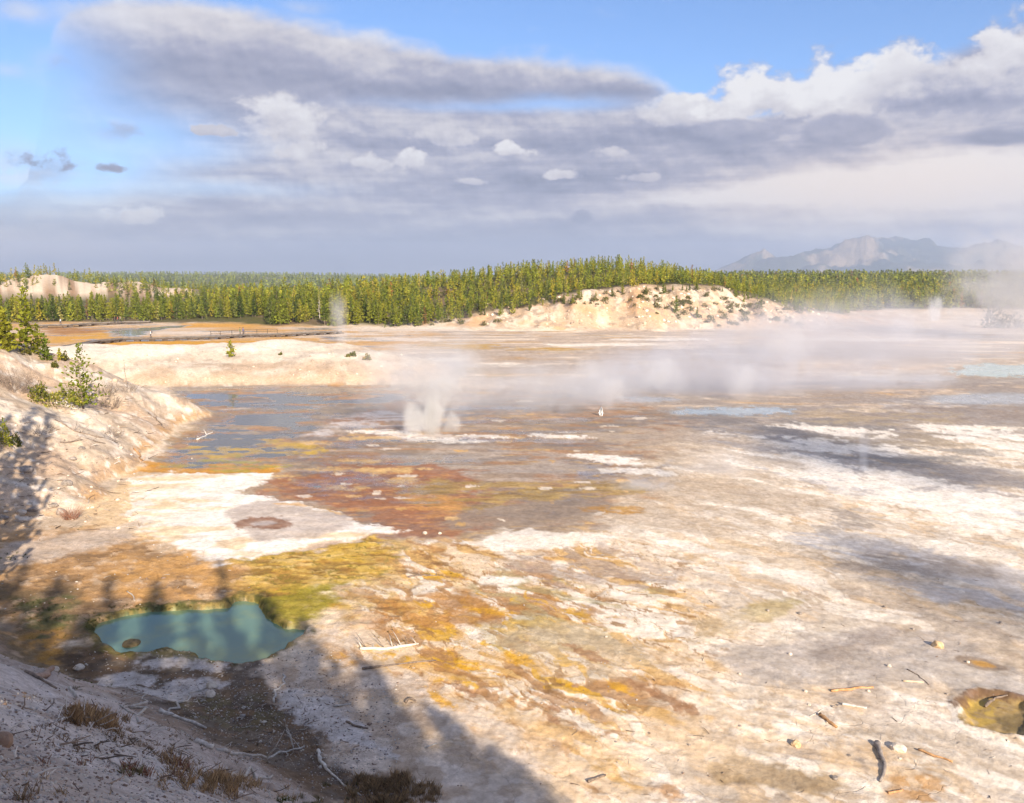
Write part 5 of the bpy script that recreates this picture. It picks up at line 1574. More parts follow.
rock(937, 647, 11, 1, 'tan rock with a long shadow, upper of the lower right rocks', M_ROCKTAN, .8)
rock(796, 746, 9, 2, 'small tan rock with shadow left of the thick grey log', M_ROCKTAN, .9)
rock(898, 750, 14, 3, 'pale flat rock just right of the thick grey log', M_ROCK, .6)
rock(835, 779, 6, 4, 'small brown stone near the bottom right stain', M_ROCKGREY)
rock(210, 696, 10, 5, 'round cream rock beside the crooked whitish branch', M_ROCK, .8)
rock(212, 687, 12, 6, 'pale knobby rock above the round cream rock', M_ROCK, .6)
rock(54, 671, 9, 7, 'cream rock beside the stubby brown log at left', M_ROCK, .6)
rock(79, 669, 10, 8, 'smooth pinkish rock below the hot spring at left', M_ROCK, .6)
rock(26, 471, 12, 9, 'brown boulder on the left bank in broken shade', M_ROCKGREY, .6)
rock(67, 485, 10, 10, 'grey boulder right of the brown one on the bank', M_ROCKGREY, .7)
rock(22, 514, 9, 11, 'white rock at the foot of the left bank', M_ROCK, .7)
rock(32, 511, 8, 12, 'brown rock beside the white one at the bank foot', M_ROCKGREY)
rock(54, 506, 9, 13, 'flat grey rock left of the reddish dry bush', M_ROCKGREY, .5)
rock(61, 514, 9, 14, 'dark upright rock against the reddish dry bush', M_ROCKGREY, 1.1)
rock(4, 519, 8, 15, 'dark grey rock at the left frame edge', M_ROCKGREY)
rock(3, 745, 16, 16, 'rounded brown boulder at the left edge of the gravel', simple_mat('brown_boulder', (.30, .19, .13), (.40, .28, .20), 5), 1.0)
rock(425, 534, 5, 17, 'white rock at the edge of the red-brown flat', M_ROCK, .8)
rock(440, 534, 4, 18, 'small cream rock right of the white one', M_ROCK, .8)
rock(131, 644, 16, 19, 'flat mossy islet rock in the hot spring', simple_mat('mossy_rock', (.075, .06, .03), (.16, .12, .065), 7), .40, loc=None)
isl = [o for o in COL.objects if 'islet' in o.get('label', '')][0]
fx_, fy_ = flat(131, 644, -.15); isl.location = (fx_, fy_, -.14)
rock(768, 611, 4, 20, 'small dark stone on the cream ground right of centre', M_ROCKGREY)
rock(800, 614, 5, 21, 'pair-like dark stone near the ochre streak', M_ROCKGREY)
rock(790, 655, 4, 22, 'tiny cream stone with shadow on the grey sheet', M_ROCK, .9)
rock(889, 667, 4, 23, 'tiny stone with shadow on grey crust left of rusty vent', M_ROCK, .9)
rock(73, 460, 7, 24, 'dark stone beside the driftwood slope of the left bank', M_ROCKGREY)
rock(30, 485, 5, 25, 'small dark stone below the brown boulder', M_ROCKGREY)
rock(82, 449, 6, 26, 'dark stone high on the left bank under grey branches', M_ROCKGREY)
prng = np.random.default_rng(9)
for k in range(26):
    px, py = prng.uniform(5, 150), prng.uniform(425, 530)
    rock(px, py, prng.uniform(2.2, 4.2), 60 + k, 'small pale stone scattered on the left bank', M_ROCK, .7, 'small stones on the left bank')
for k in range(18):
    px, py = prng.uniform(600, 1010), prng.uniform(600, 790)
    rock(px, py, prng.uniform(2.2, 4), 100 + k, 'small pebble scattered on the cream crust at lower right', M_ROCKGREY if k % 2 else M_ROCK, .8, 'pebbles on the cream crust')


# countless gravel of the near slope, bank and dark hollow
def gravel():
    rng = np.random.default_rng(31)
    bm = bmesh.new(); bmesh.ops.create_icosphere(bm, subdivisions=1, radius=1)
    T = np.array([v.co[:] for v in bm.verts]); TF = np.array([[v.index for v in f.verts] for f in bm.faces]); bm.free()
    Vs, Fs, Cs, n = [], [], [], 0
    px = np.concatenate([rng.uniform(-10, 400, 5200), rng.uniform(0, 340, 2600), rng.uniform(0, 200, 350), rng.uniform(380, 720, 260)])
    py = np.concatenate([803 - (rng.uniform(0, 1, 5200) ** 1.2) * 120, rng.uniform(650, 780, 2600), rng.uniform(420, 610, 350), rng.uniform(560, 790, 260)])
    cols = np.array([(.42, .38, .35), (.50, .46, .42), (.30, .26, .24), (.24, .17, .13), (.58, .52, .45)])
    GX, GY, GZ = place_many(px, py)
    ok = (sdpoly(GX, GY, POOL_W) > .35) & (GY < 120)
    for x, y, z in zip(GX[ok], GY[ok], GZ[ok]):
        dd = math.hypot(x, y)
        r = min(.010 + .026 * rng.uniform() ** 3, .045) * (.6 + dd / 34)
        if rng.uniform() < .02: r *= 2.0
        q = T * (1 + .25 * rng.normal(size=(len(T), 1))) * np.array([r, r * rng.uniform(.6, 1), r * rng.uniform(.4, .8)])
        w = rng.uniform(0, 6.28); c, s = math.cos(w), math.sin(w)
        Vs.append(q @ np.array([[c, s, 0], [-s, c, 0], [0, 0, 1]]) + np.array([x, y, z + r * .15])); Fs.append(TF + n); n += len(T)
        Cs.append(np.tile(cols[rng.integers(5)] * rng.uniform(.8, 1.1), (len(T), 1)))
    m, out = new_mat('gravel')
    principled(out, attr('tint'), .9, .2)
    return mesh_np('gravel', np.vstack(Vs), np.vstack(Fs), np.vstack(Cs), (m,))


tag(link('gravel', gravel()), 'loose grey and cream gravel strewn over the near slopes', None, None, 'stuff')


def rubble():
    rng = np.random.default_rng(33)
    bm = bmesh.new(); bmesh.ops.create_icosphere(bm, subdivisions=1, radius=1)
    T = np.array([v.co[:] for v in bm.verts]); TF = np.array([[v.index for v in f.verts] for f in bm.faces]); bm.free()
    px = np.concatenate([rng.uniform(480, 850, 700), rng.uniform(110, 410, 160), rng.uniform(640, 830, 300)])
    py = np.concatenate([rng.uniform(287, 330, 700), rng.uniform(347, 384, 160), rng.uniform(290, 330, 300)])
    GX, GY, GZ = place_many(px, py)
    cols = np.array([(.80, .72, .60), (.58, .46, .34), (.36, .28, .22), (.70, .58, .44), (.46, .33, .23)])
    Vs, Fs, Cs, n = [], [], [], 0
    for x, y, z in zip(GX, GY, GZ):
        if z < .4 or y > 262: continue
        r = (.10 + .45 * rng.uniform() ** 3) * (1 if y > 200 else .45)
        q = T * (1 + .22 * rng.normal(size=(len(T), 1))) * np.array([r, r * rng.uniform(.6, 1), r * rng.uniform(.5, .9)])
        Vs.append(q + np.array([x, y, z + r * .15])); Fs.append(TF + n); n += len(T)
        Cs.append(np.tile(cols[rng.integers(5)], (len(T), 1)))
    m, out = new_mat('rubble'); principled(out, attr('tint'), .9, .2)
    return mesh_np('rubble', np.vstack(Vs), np.vstack(Fs), np.vstack(Cs), (m,))


tag(link('rubble', rubble()), 'broken pale rubble strewn over the far bank and mound', None, None, 'stuff')


def litter():
    rng = np.random.default_rng(35)
    n1, n2, n3 = 620, 200, 160
    px = np.concatenate([rng.normal(190, 75, n1), rng.uniform(0, 420, n2), rng.uniform(560, 1020, n3), rng.uniform(0, 165, 320)])
    py = np.concatenate([rng.normal(728, 26, n1), rng.uniform(560, 800, n2), rng.uniform(560, 800, n3), rng.uniform(385, 530, 320)])
    k = (py < 800) & (px > -10)
    GX, GY, GZ = place_many(px[k], py[k])
    g = Geo()
    cols = np.array([(.42, .37, .32), (.20, .14, .10), (.30, .22, .16), (.55, .50, .45), (.12, .09, .07)])
    for x, y, z in zip(GX, GY, GZ):
        if y > 105 or sdpoly(np.array([x]), np.array([y]), POOL_W)[0] < .5: continue
        L = rng.uniform(.06, .38) * (1 if y < 50 else 2.6); a = rng.uniform(0, 6.28); d = np.array([math.cos(a), math.sin(a), rng.uniform(-.05, .25)])
        p0 = np.array([x, y, z + .01]); p1 = p0 + d * L * .5 + rng.normal(size=3) * .04 * L; p2 = p0 + d * L + rng.normal(size=3) * .10 * L
        r = rng.uniform(.004, .016) * (1 if y < 50 else 2.2)
        g.add(*tube([p0, p1, p2], [r, r * .9, r * .5], 4), C=cols[rng.integers(5)] * rng.uniform(.8, 1.2))
    m, out = new_mat('litter'); principled(out, attr('tint'), .9, .2)
    return g.mesh('litter', m)


tag(link('litter', litter()), 'mixed litter of broken twigs and chips on the ground', None, None, 'stuff')


# dry grass
def grass():
    rng = np.random.default_rng(41)
    tufts = []
    def patch(cx, cy, rx, ry, n, h, c, lean=.3, blades=26):
        for k in range(n):
            a, r = rng.uniform(0, 6.28), math.sqrt(rng.uniform())
            tufts.append((cx + rx * r * math.cos(a), cy + ry * r * math.sin(a), h * rng.uniform(.6, 1.2), c, lean, blades))
    tan, red, olive, green, brown = (.40, .28, .16), (.27, .13, .08), (.22, .19, .09), (.12, .14, .04), (.25, .18, .11)
    patch(385, 790, 42, 14, 60, .35, tan, .4, 34); patch(330, 788, 40, 10, 26, .22, olive)
    patch(135, 770, 14, 6, 7, .24, red, .5, 14); patch(130, 771, 10, 4, 5, .2, olive, .5, 14); patch(185, 770, 24, 9, 12, .22, red, .5, 14); patch(170, 765, 16, 8, 9, .25, tan, .5, 14); patch(205, 782, 50, 12, 26, .2, tan, .5, 12)
    patch(90, 766, 16, 6, 4, .15, red, .6, 9); patch(40, 764, 12, 6, 4, .14, red, .6, 9); patch(20, 795, 26, 8, 6, .15, brown, .6, 10)
    patch(95, 712, 24, 9, 40, .34, tan, .4, 34); patch(95, 715, 34, 14, 70, .26, (.30, .20, .11), .5, 22); patch(230, 782, 70, 14, 60, .22, tan, .5, 18); patch(395, 795, 50, 12, 60, .34, tan, .4, 30); patch(150, 735, 120, 26, 120, .12, (.24, .16, .09), .6, 12); patch(60, 640, 60, 30, 90, .10, (.17, .15, .05), .6, 12); patch(60, 780, 60, 20, 14, .12, tan, .6, 8); patch(225, 778, 22, 8, 16, .25, tan)
    patch(90, 672, 26, 7, 26, .12, green, .5, 16); patch(40, 612, 30, 12, 40, .14, green, .5, 16); patch(100, 620, 16, 8, 40, .10, green, .5, 16)
    patch(150, 607, 45, 3, 90, .10, (.12, .12, .035), .6, 14); patch(235, 603, 14, 4, 40, .10, (.14, .13, .035), .6, 14); patch(95, 626, 10, 6, 40, .1, (.10, .12, .03), .6, 14); patch(165, 650, 40, 3, 60, .08, (.12, .10, .04), .6, 14); patch(310, 606, 30, 13, 170, .09, (.34, .29, .04), .6, 14); patch(340, 580, 70, 24, 150, .09, (.42, .29, .06), .6, 12); patch(150, 580, 90, 20, 120, .08, (.34, .21, .09), .6, 10)
    patch(160, 740, 60, 14, 60, .14, brown, .5, 14); patch(280, 745, 40, 12, 30, .15, brown, .5, 14)
    patch(15, 557, 16, 4, 14, .16, green, .5, 16); patch(80, 529, 6, 2, 6, .12, green, .5, 14); patch(395, 635, 26, 12, 26, .10, (.30, .22, .06), .5, 14)
    patch(435, 578, 60, 14, 50, .12, (.34, .25, .06), .5, 14); patch(315, 798, 40, 6, 20, .15, green, .4, 20); patch(50, 690, 40, 12, 30, .1, brown, .5, 12)
    Vs, Cs = [], []
    TX, TY, TZ = place_many(np.array([t[0] for t in tufts]), np.array([t[1] for t in tufts]))
    for (px, py, h, c, lean, nb), x, y, z in zip(tufts, TX, TY, TZ):
        rr = h * .35
        for k in range(nb):
            a = rng.uniform(0, 6.28); b0 = np.array([x + rng.normal() * rr * .5, y + rng.normal() * rr * .5, z - .02])
            d = np.array([math.cos(a) * lean * rng.uniform(.2, 1.3), math.sin(a) * lean * rng.uniform(.2, 1.3), 1]) * h * rng.uniform(.5, 1)
            w = np.array([math.sin(a + 1), -math.cos(a + 1), 0]) * (.004 + .010 * h) * rng.uniform(.7, 1.5)
            Vs += [b0 - w, b0 + w, b0 + d * .6 + w * .5, b0 + d + np.array([math.cos(a), math.sin(a), 0]) * h * .12]
            cc = np.array(c) * rng.uniform(.6, 1.4); Cs += [cc] * 4
    F = np.arange(len(Vs)).reshape(-1, 4)
    return mesh_np('grass', np.array(Vs), F, np.array(Cs), (M_LEAF,))


tag(link('grass', grass()), 'tufts of dry tan, reddish and green grass', None, None, 'stuff')

# ------------------------------------------------------------------ small geyser
x, y, z = place(601, 416)
g = Geo(); rg_ = np.random.default_rng(4)
for k in range(46):
    a = rg_.uniform(0, 6.28); s = rg_.uniform(.02, .30); hh = 1.25 * (1 - s * 2.2) * rg_.uniform(.5, 1)
    p0 = np.array([math.cos(a) * .1, math.sin(a) * .1, -.05]); p1 = np.array([math.cos(a) * s * .8, math.sin(a) * s * .8, hh]); p2 = np.array([math.cos(a) * s * 1.2, math.sin(a) * s * 1.2, hh * .8])
    g.add(*tube([p0, p1, p2], [.05, .06, .02], 4))
m, out = new_mat('geyser_spray'); principled(out, (.85, .86, .87), .4, .5)
tag(link('geyser_spout', g.mesh('geyser_spout', m, True), None, (x, y, z)), 'tiny white spouting geyser jet out on the flat', 'geyser')

# ------------------------------------------------------------------ steam
def steam(label, cx, cy, D, w, h, dens, scale=1.0, w0=.45, lean=0.0, depth=None, thr=.42, bank=False, zs=None, seed=0.0, tint=(.91, .935, .985), name='steam', zc=None, loc=None):
    """body of vapour whose middle the photograph shows at cx, cy when it hangs D metres off; w, h in metres"""
    d = ray(cx, cy); t = D / d[1]
    x, y, zz = (d[0] * t, D, EYE + d[2] * t) if loc is None else loc
    m, out = new_mat('steam')
    o = objco()
    X_, Y_, Z_ = sep(o)
    sx, sy, sz = w / 2, (depth or w) / 2, h / 2
    q = xyz(X_ * sx + seed, Y_ * sy, Z_ * (sz * (zs or (1.15 if bank else .42))))
    wv = noise(q, .33 * scale, 2, .5)
    n = noise(q, .42 * scale, 6, .68, 0.9) * .62 + noise(q, 1.15 * scale, 4, .6, 0.6) * .38
    up = Z_ * .5 + .5
    Xs = X_ - up * up * lean + (wv - .5) * .7
    Ys = Y_
    if bank:
        rad = X.m('SQRT', Xs * Xs + Ys * Ys + Z_ * Z_)
        f = ss(rad, .05, 1.0, 1.0, 0.0)
    else:
        wid = up * (1 - w0) + w0
        rad = X.m('SQRT', Xs * Xs + Ys * Ys) / wid
        f = ss(rad, .15, .85, 1.0, 0.0) * ss(up, .35, .96, 1.0, 0.0)
    core = ss(n + f * .26 - .26, thr - .09, thr + .13)
    den = core * f * dens
    v = node('ShaderNodeVolumePrincipled')
    v.inputs['Color'].default_value = (*tint, 1); v.inputs['Anisotropy'].default_value = .1
    X.put(v.inputs['Density'], den)
    X.nt.links.new(v.outputs[0], out.inputs['Volume'])
    bm = bmesh.new(); bmesh.ops.create_icosphere(bm, subdivisions=2, radius=1.08) if bank else bmesh.ops.create_cube(bm, size=2.0)
    me = bpy.data.meshes.new(name); bm.to_mesh(me); bm.free(); me.materials.append(m)
    ob = link(name, me, None, (x, y, zz), 0, (sx, sy, sz))
    return tag(ob, label, None, None, 'stuff')


steam('leftmost narrow white jet of steam at the central vent', 414, 421, 84, 3.4, 6.0, 1.5, 1.6, .5, 0, 3, .36, True, zs=.6, seed=3, tint=(.97, .97, .97))
steam('tallest narrow white jet of steam at the central vent', 431, 415, 85, 4.2, 8.0, 1.7, 1.5, .5, .2, 3.4, .36, True, zs=.55, seed=9, tint=(.97, .97, .97))
steam('low right-hand jet of steam at the central vent', 452, 424, 86, 4.0, 4.6, 1.0, 1.6, .5, 0, 3, .37, True, zs=.6, seed=14, tint=(.97, .97, .97))
steam('billow of steam curling just over the central jets', 436, 393, 86, 8.5, 6.5, .60, 1.2, .5, .2, 5, .37, True, zs=1.0, seed=17, tint=(.96, .96, .97))
steam('higher billow of steam drifting right over the central vent', 447, 371, 88, 10, 7.0, .36, 1.0, .5, .2, 6, .38, True, zs=1.0, seed=19, tint=(.95, .95, .97))
steam('small torn billow of steam left above the central vent', 408, 381, 88, 7, 6.0, .34, 1.1, .5, 0, 5, .38, True, zs=1.0, seed=25, tint=(.95, .95, .97))
steam('loose drift of steam rising above the central vent', 430, 378, 87, 24, 16, .18, .5, .5, .1, 11, .32, True, seed=13)
steam('thin veil of steam drifting right of the central vent', 530, 392, 97, 32, 11, .22, .5, .8, .2, 14, .36, True, seed=7, tint=(.86, .88, .93))
steam('broad grey steam bank over the blue pool right of centre', 705, 378, 114, 46, 19, .20, .50, .8, 0, 20, .34, True, seed=21, tint=(.80, .82, .90))
steam('ragged left shoulder of the broad steam bank', 612, 384, 105, 24, 13, .22, .6, .8, 0, 11, .34, True, seed=24, tint=(.84, .86, .92))
steam('thin mist over the right half of the far flats', 860, 345, 155, 110, 30, .06, .34, .8, 0, 60, .33, True, seed=31, tint=(.82, .84, .92))
steam('thin mist right of the steam bank over the pools', 835, 385, 118, 54, 16, .13, .4, .8, 0, 22, .36, True, seed=36, tint=(.82, .84, .92))
steam('big grey steam cloud billowing at the right edge', 1030, 283, 195, 52, 42, .19, .40, .7, 0, 22, .32, True, seed=41, tint=(.78, .80, .86))
steam('slender steam wisp in front of the forest grove', 340, 308, 190, 10, 17, .42, .7, .35, -.15, 6, .38, seed=51)
steam('small steam puff before the far shore at right', 936, 302, 262, 11, 11, .6, .7, .6, .1, 6, .38, seed=61)
steam('short steam wisp on the shaded crust at right', 865, 440, 69, 3.2, 5.0, .6, 1.6, .5, .1, 2.2, .40, seed=71)
steam('warm low puff of steam from the orange vent', 637, 491, 63, 8.5, 3.2, .6, 1.4, .8, .2, 4, .36, True, seed=81)
steam('thin trail of steam drifting over the pale run-off', 715, 470, 68, 12, 5.0, .16, .9, .8, 0, 6, .36, True, seed=86)
steam('patch of steam at the left edge above the gravel', -2, 640, 37, 2.8, 2.6, .6, 1.6, .8, 0, 2.5, .36, True, seed=91)
steam('faint steam over the left tail of the hill foot', 815, 322, 225, 44, 9, .09, .5, .8, 0, 14, .34, True, seed=95)
steam('bright steam plume rising behind the tiny geyser jet', 612, 392, 101, 5.5, 7.5, .55, 1.2, .5, 0, 4, .38, True, zs=.9, seed=121, tint=(.95, .95, .97))
steam('bright curl of steam on the left crest of the bank', 588, 372, 104, 8, 6, .32, 1.1, .5, 0, 5, .38, True, zs=1.0, seed=124, tint=(.95, .95, .97))
steam('rounded billow of steam in the middle of the bank', 662, 372, 106, 9, 8, .34, 1.0, .5, 0, 6, .38, True, zs=1.0, seed=127, tint=(.93, .94, .97))
steam('billow of steam over the blue pool', 742, 380, 106, 9, 9, .30, 1.0, .5, 0, 6, .39, True, zs=1.0, seed=131, tint=(.90, .92, .97))
steam('high thin billow of steam over the right of the bank', 790, 345, 140, 18, 11, .16, .7, .5, 0, 10, .39, True, zs=1.0, seed=134, tint=(.92, .93, .97))
steam('pale plume of steam standing on the far flat at right', 905, 330, 185, 11, 14, .22, .8, .5, 0, 8, .39, True, zs=.9, seed=137, tint=(.94, .94, .97))
# unseen vapour drifts added off right to cast soft shadows on the crust
steam('long drift of steam added out of view at right to cast soft shade', 0, 0, 0, 22, 8, .26, .28, .8, 0, 46, .36, True, seed=101, loc=(50, 20, 28)).rotation_euler[2] = math.radians(28)
steam('short drift of steam added out of view at right to cast soft shade', 0, 0, 0, 15, 7, .26, .36, .8, 0, 30, .36, True, seed=111, loc=(40, -3, 23)).rotation_euler[2] = math.radians(28)

# ------------------------------------------------------------------ haze
m, out = new_mat('haze')
v = node('ShaderNodeVolumePrincipled'); v.inputs['Color'].default_value = (.66, .77, 1.0, 1); v.inputs['Density'].default_value = 1.25e-4; v.inputs['Anisotropy'].default_value = .2
X.nt.links.new(v.outputs[0], out.inputs['Volume'])
bm = bmesh.new(); bmesh.ops.create_cube(bm, size=1.0)
me = bpy.data.meshes.new('haze'); bm.to_mesh(me); bm.free(); me.materials.append(m)
tag(link('haze', me, None, (0, 0, 60), 0, (33000, 33000, 820)), 'thin blue air haze over the whole valley', None, None, 'stuff')

# ------------------------------------------------------------------ sky
SUN_EL, LIGHT_DIR = math.radians(25), (-.36, .933)
sun_az = math.atan2(-LIGHT_DIR[0], -LIGHT_DIR[1])      # clockwise from +Y, where the sun stands
world = bpy.data.worlds.new('World'); scene.world = world; world.use_nodes = True
nt = world.node_tree; nt.nodes.clear(); X.nt = nt
wo = nt.nodes.new('ShaderNodeOutputWorld'); bg = nt.nodes.new('ShaderNodeBackground')
sky = nt.nodes.new('ShaderNodeTexSky'); sky.sky_type = 'NISHITA'; sky.sun_disc = False
sky.sun_elevation = SUN_EL; sky.sun_rotation = sun_az; sky.altitude = 2300; sky.air_density = 1.0; sky.dust_density = .3; sky.ozone_density = 2.5
BGS = .08
tc = nt.nodes.new('ShaderNodeTexCoord'); dirv = X(tc.outputs['Generated'])
dx, dy, dz = sep(dirv)
DEG = 57.29578
az = X.m('ARCTAN2', dx, dy) * DEG
el = X.m('ARCSINE', X.m('MAXIMUM', X.m('MINIMUM', dz, 1.0), -1.0)) * DEG
wn = noise(xyz(az * .13, el * .30, 0.0), 1.0, 6, .55, color=True)
wx, wy, wz = sep(wn)
warp_a = (wx - .5) * 3.0; warp_e = (wy - .5) * 1.5
A_ = az + warp_a; E_ = el + warp_e
nb1 = noise(xyz(az * .040, el * .50, 3.0), 1.0, 6, .56)          # long flat layers
nb2 = noise(xyz(az * .075, el * 1.5, 5.0), 1.0, 5, .55)
form = noise(xyz(az * .17, el * .42, 11.0), 1.0, 5, .5)          # big soft lumps
puff = noise(xyz(az * .34, el * .50, 7.0), 1.0, 7, .55)          # heaps
puff2 = noise(xyz(az * .34 + .07, el * .50 + .16, 7.0), 1.0, 4, .5)
fine = noise(xyz(az * .75, el * .95, 2.0), 1.0, 6, .55)
relief = (noise(xyz(az * .34, el * .50, 7.0), 1.0, 4, .5) - puff2)   # lit from the upper right


def blob(px, py, rx, ry):
    a, e = azel(px, py)
    u = (A_ - a) * (1 / (rx * .0625)); v_ = (E_ - e) * (1 / (ry * .0625))
    return X.m('EXPONENT', (u * u + v_ * v_) * -1.0)


def curve(prof, lo_, hi_):
    """height in degrees of a cloud edge given as photograph points (px, py)"""
    fc = nt.nodes.new('ShaderNodeFloatCurve')
    pts = sorted([((azel(px, 268)[0] + 60) / 120, azel(512, py)[1] / 30) for px, py in prof])
    cu = fc.mapping.curves[0]
    while len(cu.points) < len(pts) + 2: cu.points.new(.5, .5)
    for c_, (a, b) in zip(cu.points, [(0.0, lo_)] + pts + [(1.0, hi_)]): c_.location = (a, b); c_.handle_type = 'AUTO'
    fc.mapping.update()
    X.put(fc.inputs['Value'], (az + warp_a * .4 + 60.0) / 120.0)
    return X(fc.outputs[0]) * 30.0


top = curve([(-60, 120), (0, 200), (45, 150), (72, 48), (105, 18), (200, 10), (300, 20), (400, 38), (520, 52), (620, 66), (680, 96), (705, 112), (760, 108), (850, 100), (905, 80), (960, 60), (1024, 45), (1090, 40)], .45, .45)
bot = curve([(-60, 150), (0, 205), (45, 165), (80, 110), (150, 104), (330, 102), (480, 104), (600, 102), (670, 104), (710, 118), (1090, 130)], .3, .3)
lump = (form - .5) * 1.6 + (puff - .5) * 1.5 + (fine - .5) * .35
inside = top - el + lump * .9
cov = ss(inside, -.25, .95)
# gaps in the deck
for (px, py, rx, ry, s) in ((10, 105, 80, 70, 1.0), (85, 165, 70, 22, .85), (140, 130, 66, 24, .65), (480, 103, 100, 6, .35), (560, 102, 66, 6, .55), (685, 96, 20, 10, .5), (30, 60, 50, 30, .8), (215, 190, 90, 8, .3), (200, 150, 46, 14, .35)):
    cov = cov * (1.0 - blob(px, py, rx, ry) * s)
# wisps and small clouds in the open blue
wisp = ss(nb1 * .7 + puff * .7, .78, 1.0)
cov2 = wisp * ss(el, 16.0, 9.0, .25, .6)
for (px, py, rx, ry, s) in ((130, 126, 40, 14, .75), (20, 168, 60, 18, .75), (92, 10, 40, 14, .7), (68, 72, 26, 14, .6), (50, 215, 130, 24, .9), (30, 250, 170, 22, .95), (14, 8, 26, 9, .6), (165, 185, 80, 20, .7), (12, 70, 14, 6, .35), (610, 8, 14, 5, .2), (300, 6, 20, 6, .35)):
    cov2 = X.m('MAXIMUM', cov2, blob(px, py, rx, ry) * s * ss(puff, .30, .58))
cov = X.m('MAXIMUM', cov, cov2)
cov = X.m('MAXIMUM', cov, ss(el, 6.0, 1.0))
cov = X.m('MAXIMUM', cov, ss(nb1, .40, .60) * ss(el, 17.0, 24.0) * .85)
cov = X.m('MAXIMUM', cov, ss(nb1, .40, .62) * ss(X.m('ABSOLUTE', az), 40.0, 60.0) * .85)     # round the rest of the sky
# light on the deck: soft layers
L = .43 + (form - .5) * .42 + (nb1 - .5) * .80 + (nb2 - .5) * .50 * ss(el, 13.0, 5.0) + relief * .90 + (fine - .5) * .10
# the long cloud across the upper left: lit crown, grey belly
vv = (el - bot + lump * .8) / X.m('MAXIMUM', top - bot, .4)
longm = ss(vv, -.05, .22) * ss(az, azel(700, 268)[0], azel(650, 268)[0])
Ll = .32 + ss(vv, .12, 1.02) * .42 + relief * .60 + (form - .5) * .30 + (fine - .5) * .10
L = L + (Ll - L) * longm
for (px, py, rx, ry, s) in ((300, 90, 200, 9, -.06), (300, 165, 90, 40, .06), (150, 185, 110, 14, .16), (70, 205, 80, 12, .24), (30, 248, 110, 14, .34), (190, 236, 130, 7, .14), (90, 262, 120, 5, -.08), (260, 190, 120, 5, .14), (350, 205, 160, 6, .08),
                            (770, 165, 160, 13, -.12), (640, 140, 110, 16, -.06), (520, 190, 240, 14, -.05), (420, 250, 360, 22, -.12), (480, 215, 120, 4, .10),
                            (900, 168, 160, 24, .52), (760, 194, 140, 10, .44), (900, 212, 190, 20, .50), (1010, 180, 80, 30, .15), (640, 205, 70, 5, .18), (760, 232, 110, 5, .12), (940, 240, 90, 7, .10), (650, 246, 40, 4, .14)):
    L = L + blob(px, py, rx, ry) * s


def cumulus(px, py, rx, ry, bright, under=.35, soft=.34, rag=.8):
    """heaped cloud with a ragged lit top and a greyer flat base"""
    global L, cov
    a, e = azel(px, py)
    u = (az + warp_a * .3 - a) * (1 / (rx * .0625)); v_ = (el + warp_e * .3 - e) * (1 / (ry * .0625))
    v2 = X.m('MINIMUM', v_, 0.0) * .5 + v_                       # flatter below
    q = X.m('SQRT', u * u + v2 * v2)
    nz = puff if rx > 42 else fine
    d = 1.0 - q + ((nz - .5) * 2.2 + (fine - .5) * .7) * rag
    mk = ss(d, .08, .08 + soft)
    lit = bright - under * ss(v_ * .9 + (nz - .5) * 1.8, .55, -.65) + relief * .5 + (fine - .5) * .22
    n = mk * .94
    L = L + (lit - L) * n
    cov = X.m('MAXIMUM', cov, mk)


for args in ((690, 112, 66, 22, .80, .26), (765, 100, 74, 42, 1.0, .34), (842, 96, 80, 46, 1.0, .36), (905, 84, 60, 40, .92, .36), (1045, 66, 90, 50, .84, .46), (955, 90, 92, 44, .72, .46), (842, 132, 54, 20, .40, .14), (742, 134, 66, 17, .42, .14)):
    cumulus(*args)
for args in ((284, 124, 50, 38, .74, .28), (302, 152, 34, 16, .62, .16), (372, 164, 34, 12, .66, .16), (406, 160, 24, 14, .78, .22), (446, 138, 38, 18, .56, .14), (511, 152, 26, 10, .76, .2), (560, 175, 30, 8, .66, .16), (135, 216, 36, 11, .82, .24), (215, 130, 26, 9, .50, .12), (340, 128, 24, 8, .52, .12), (610, 152, 26, 7, .56, .12), (470, 182, 22, 6, .56, .1), (640, 178, 24, 7, .5, .1)):
    cumulus(args[0], args[1], args[2], args[3], args[4] + .10, args[5], soft=.42)
for args in ((34, 162, 40, 16, .14, .05), (112, 168, 22, 8, .26, .05), (1000, 139, 52, 11, .22, .08), (580, 219, 20, 9, .20, .05)):
    cumulus(*args, soft=.7)
L = (L - .46) * 1.22 + .46
L = X.m('MAXIMUM', X.m('MINIMUM', L, 1.0), 0.0)
k = 2 ** -EXPO
def K(c): return tuple(v * k for v in c)
rampn = nt.nodes.new('ShaderNodeValToRGB'); X.put(rampn.inputs[0], L)
r_ = rampn.color_ramp
r_.elements[0].position = 0.0; r_.elements[0].color = (*K((.20, .225, .335)), 1)
r_.elements[1].position = 1.0; r_.elements[1].color = (*K((.93, .92, .93)), 1)
for p_, c_ in ((.22, (.285, .31, .44)), (.45, (.42, .43, .555)), (.70, (.69, .67, .72))):
    e_ = r_.elements.new(p_); e_.color = (*K(c_), 1)
cc = X(rampn.outputs[0])
warm = X.m('MINIMUM', blob(900, 195, 230, 50) + blob(20, 250, 140, 26) * .8 + blob(400, 260, 300, 20) * .0, 1.0)
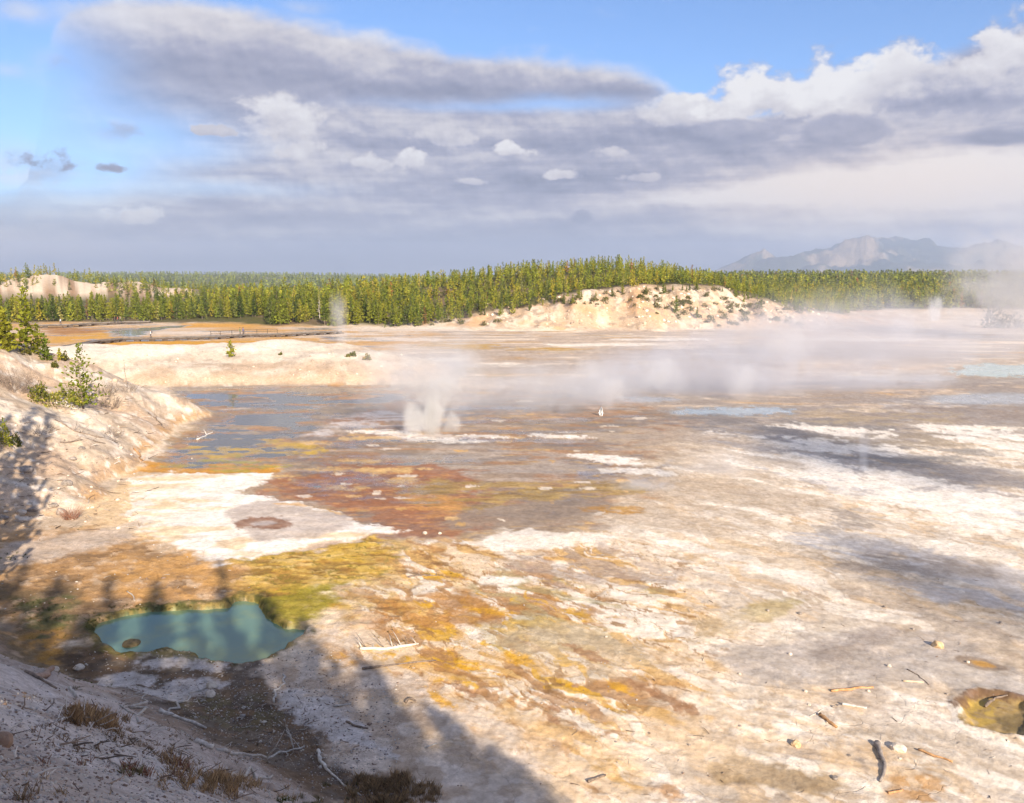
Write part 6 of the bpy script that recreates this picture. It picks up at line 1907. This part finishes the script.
cc = cmix(warm * 1.0, cc, cmix(1.0, cc, (1.16, 1.0, .86), 'MULTIPLY'))
cc = cmix(ss(el, 4.0, -.5) * .25, cc, K((.42, .47, .60)))
vm = nt.nodes.new('ShaderNodeVectorMath'); vm.operation = 'SCALE'; nt.links.new(sky.outputs[0], vm.inputs[0]); vm.inputs['Scale'].default_value = BGS
blue = cmix(1.0, X(vm.outputs[0]), (.78, .93, 1.10), 'MULTIPLY')
final = cmix(cov, blue, cc)
nt.links.new(final.s, bg.inputs['Color']); bg.inputs['Strength'].default_value = 1.0
nt.links.new(bg.outputs[0], wo.inputs['Surface'])
world.cycles.sampling_method = 'MANUAL'; world.cycles.sample_map_resolution = 1024

# ------------------------------------------------------------------ sun
sl = bpy.data.lights.new('sun', 'SUN'); sl.energy = 4.9; sl.angle = math.radians(.5); sl.color = (1.0, .865, .69)
so = bpy.data.objects.new('sun', sl); COL.objects.link(so)
ld = Vector((LIGHT_DIR[0] * math.cos(SUN_EL), LIGHT_DIR[1] * math.cos(SUN_EL), -math.sin(SUN_EL)))
so.rotation_euler = ld.to_track_quat('-Z', 'Y').to_euler(); so.location = (20, -60, 60)

# ------------------------------------------------------------------ camera and render
cam = bpy.data.cameras.new('camera'); co = bpy.data.objects.new('camera', cam); COL.objects.link(co)
cam.sensor_width = 36.0; cam.lens = 36.0 * FPX / 1024.0; cam.clip_start = .1; cam.clip_end = 60000
co.location = (0, 0, EYE); co.rotation_euler = (math.radians(90) - PITCH, 0, 0)
scene.camera = co
scene.render.engine = 'CYCLES'
cy = scene.cycles
cy.use_denoising = True
cy.max_bounces = 6; cy.diffuse_bounces = 3; cy.glossy_bounces = 3; cy.transparent_max_bounces = 12; cy.volume_bounces = 2; cy.transmission_bounces = 3
cy.volume_step_rate = 0.45; cy.volume_max_steps = 256
cy.use_adaptive_sampling = True; cy.adaptive_threshold = .02
scene.view_settings.view_transform = 'Standard'; scene.view_settings.look = 'None'
scene.view_settings.exposure = EXPO; scene.view_settings.gamma = 1.0; scene.view_settings.use_curve_mapping = False
